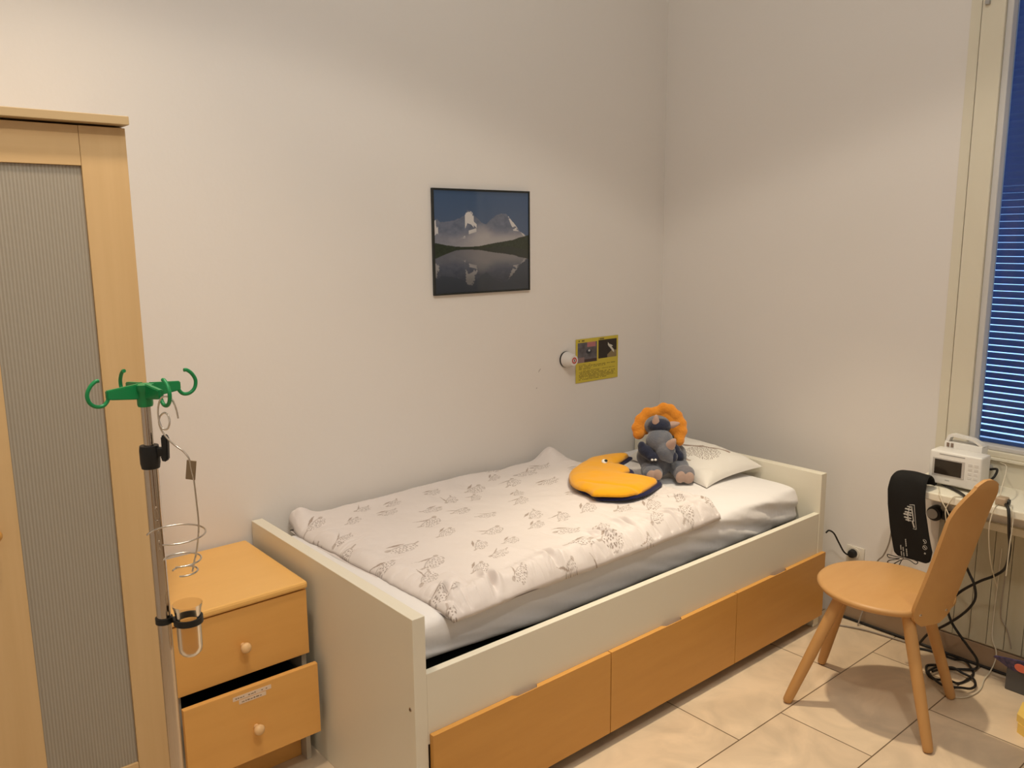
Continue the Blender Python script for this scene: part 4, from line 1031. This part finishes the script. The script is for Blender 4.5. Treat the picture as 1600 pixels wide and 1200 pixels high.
cable('white_cable', [(-.024, -1.715, .46), (-.024, -1.711, .36), (-.024, -1.711, .237), (-.024, -1.735, .193), (-.024, -1.750, .15), (-.024, -1.757, .118)], .0020, M['greycable'], 'thin pale cable running down the radiator cover to the printed packet')
cable('white_cable', [(-.03, -1.66, .83), (-.09, -1.70, .838), (-.16, -1.725, .828), (-.215, -1.735, .79), (-.255, -1.742, .7415), (-.290, -1.746, .7395), (-.300, -1.742, .715), (-.298, -1.735, .65), (-.24, -1.73, .52), (-.12, -1.72, .38)], .0020, M['whitecable'], 'thin white cable looping over the shelf edge right of the monitor')
cable('white_cable', [(-.25, -1.785, .741), (-.285, -1.795, .741), (-.301, -1.806, .730), (-.302, -1.808, .69), (-.302, -1.806, .62), (-.29, -1.80, .50)], .0020, M['whitecable'], 'thin white cable hanging beside the thick black one at the shelf')
cable('white_cable', [(-.21, -1.520, .741), (-.262, -1.545, .7405), (-.290, -1.556, .740), (-.302, -1.574, .715), (-.302, -1.591, .690), (-.300, -1.61, .65), (-.28, -1.63, .58)], .0020, M['whitecable'], 'thin pale cable slanting across the shelf front below the monitor')
cable('white_cable', [(-.235, -1.640, .741), (-.270, -1.625, .7405), (-.292, -1.608, .740), (-.302, -1.598, .718), (-.301, -1.588, .690), (-.300, -1.590, .66), (-.29, -1.60, .60)], .0020, M['whitecable'], 'thin pale cable arching from monitor over shelf edge beside the slanting one')
# plug adaptor below the shelf, adaptor block on the shelf, plug behind the monitor
ad = thing('plug_adaptor', 'black plug adaptor on the wall just below the shelf beside the pouch', 'plug', (-.001, -1.440, .575))
lathe('adaptor_body', [(0, 0), (.030, 0), (.030, .030), (.026, .036), (0, .036)], M['black'], ad, (0, .0, 0), (-1, 0, 0), 32)
lathe('dial', [(0, .0365), (.020, .0365), (.020, .040), (0, .041)], M['greyplastic'], ad, (0, .004, 0), (-1, 0, 0), 28)
box('side_plug', (-.034, -.055, -.016), (-.004, -.0302, .018), M['black'], ad, .004)
ob = thing('adaptor_block', 'small brown plug block lying on the front of the window shelf', 'adaptor', (-.250, -1.752, .7375))
bm = bmesh.new(); bm_box(bm, (-.020, -.018, 0), (.020, .018, .028), .006, 3); build('body', bm, mat('block_beige', (.40,.29,.19), .5), ob, angle=50)
lathe('end_cap', [(0, 0), (.010, 0), (.010, .006), (0, .008)], M['black'], ob, (0, -.0185, .014), (0, -1, 0), 20)
wp = thing('grey_connector', 'round grey connector with black ends on the wall right of the monitor', 'connector', (-.0125, -1.618, .800))
lathe('connector_body', [(0, 0), (.014, 0), (.015, .004), (.015, .034), (.011, .038), (0, .038)], M['greyplastic'], wp, (0, 0, 0), (-1, 0, 0), 24)
tube('black_lead', [(-.036, 0, 0), (-.050, -.020, .006), (-.056, -.046, .012), (-.066, -.044, -.012), (-.090, -.030, -.040), (-.13, -.045, -.056)], .0045, M['cable'], wp, 10)

# ------------------------------------------------------------------ things at the right edge
yb = thing('wooden_block', 'pale yellow wooden block on the floor at the right edge', 'block', (-.36, -2.04, 0))
bm = bmesh.new(); bm_prism(bm, [(-.020,.135), (.075,.150), (.16,-.05), (.02,-.14), (-.105,.0)], lambda u, v, h: (u, v, h), .036, .062); build('upper_layer', bm, M['yellowfoam'], yb)
bm = bmesh.new(); bm_prism(bm, [(-.028,.128), (.072,.144), (.15,-.05), (.02,-.13), (-.098,.0)], lambda u, v, h: (u, v, h), 0, .0355); build('lower_layer', bm, M['yellowfoam'], yb)
pk = thing('printed_packet', 'dark blue printed packet with a coral spot beside the radiator cover', 'packet', (-.085, -1.80, 0))
bm = bmesh.new(); bm_box(bm, (-.035, -.10, 0), (.04, .022, .085), .003); build('dark_box', bm, mat('grey_box', (.09,.085,.08), .6), pk)
bm = bmesh.new(); bm_prism(bm, [(.075,.122), (.068,.128), (-.13,.160), (-.13,.072), (.012,.088)], lambda u, v, h: (h-(v-.12)*.5, u*.85, v-.004), -.052, -.042); pb_ = build('wrapper', bm, M['navyprint'], pk)
bm = bmesh.new(); bm_lathe(bm, [(0, .0015), (.020, .0012), (.022, 0)], (-.0515, -.030, .108), (-1, 0, -.45), 24); build('coral_spot', bm, M['coral'], pb_)
bm = bmesh.new()
for y, z in ((.030, .122), (.005, .126), (-.02, .132)): bm_prism(bm, [(y, z), (y+.006, z+.002), (y+.001, z+.007)], lambda u, v, h: (h-(v-.124)*.5, u, v-.002), -.0525, -.0515)
build('white_marks', bm, M['white'], pb_)
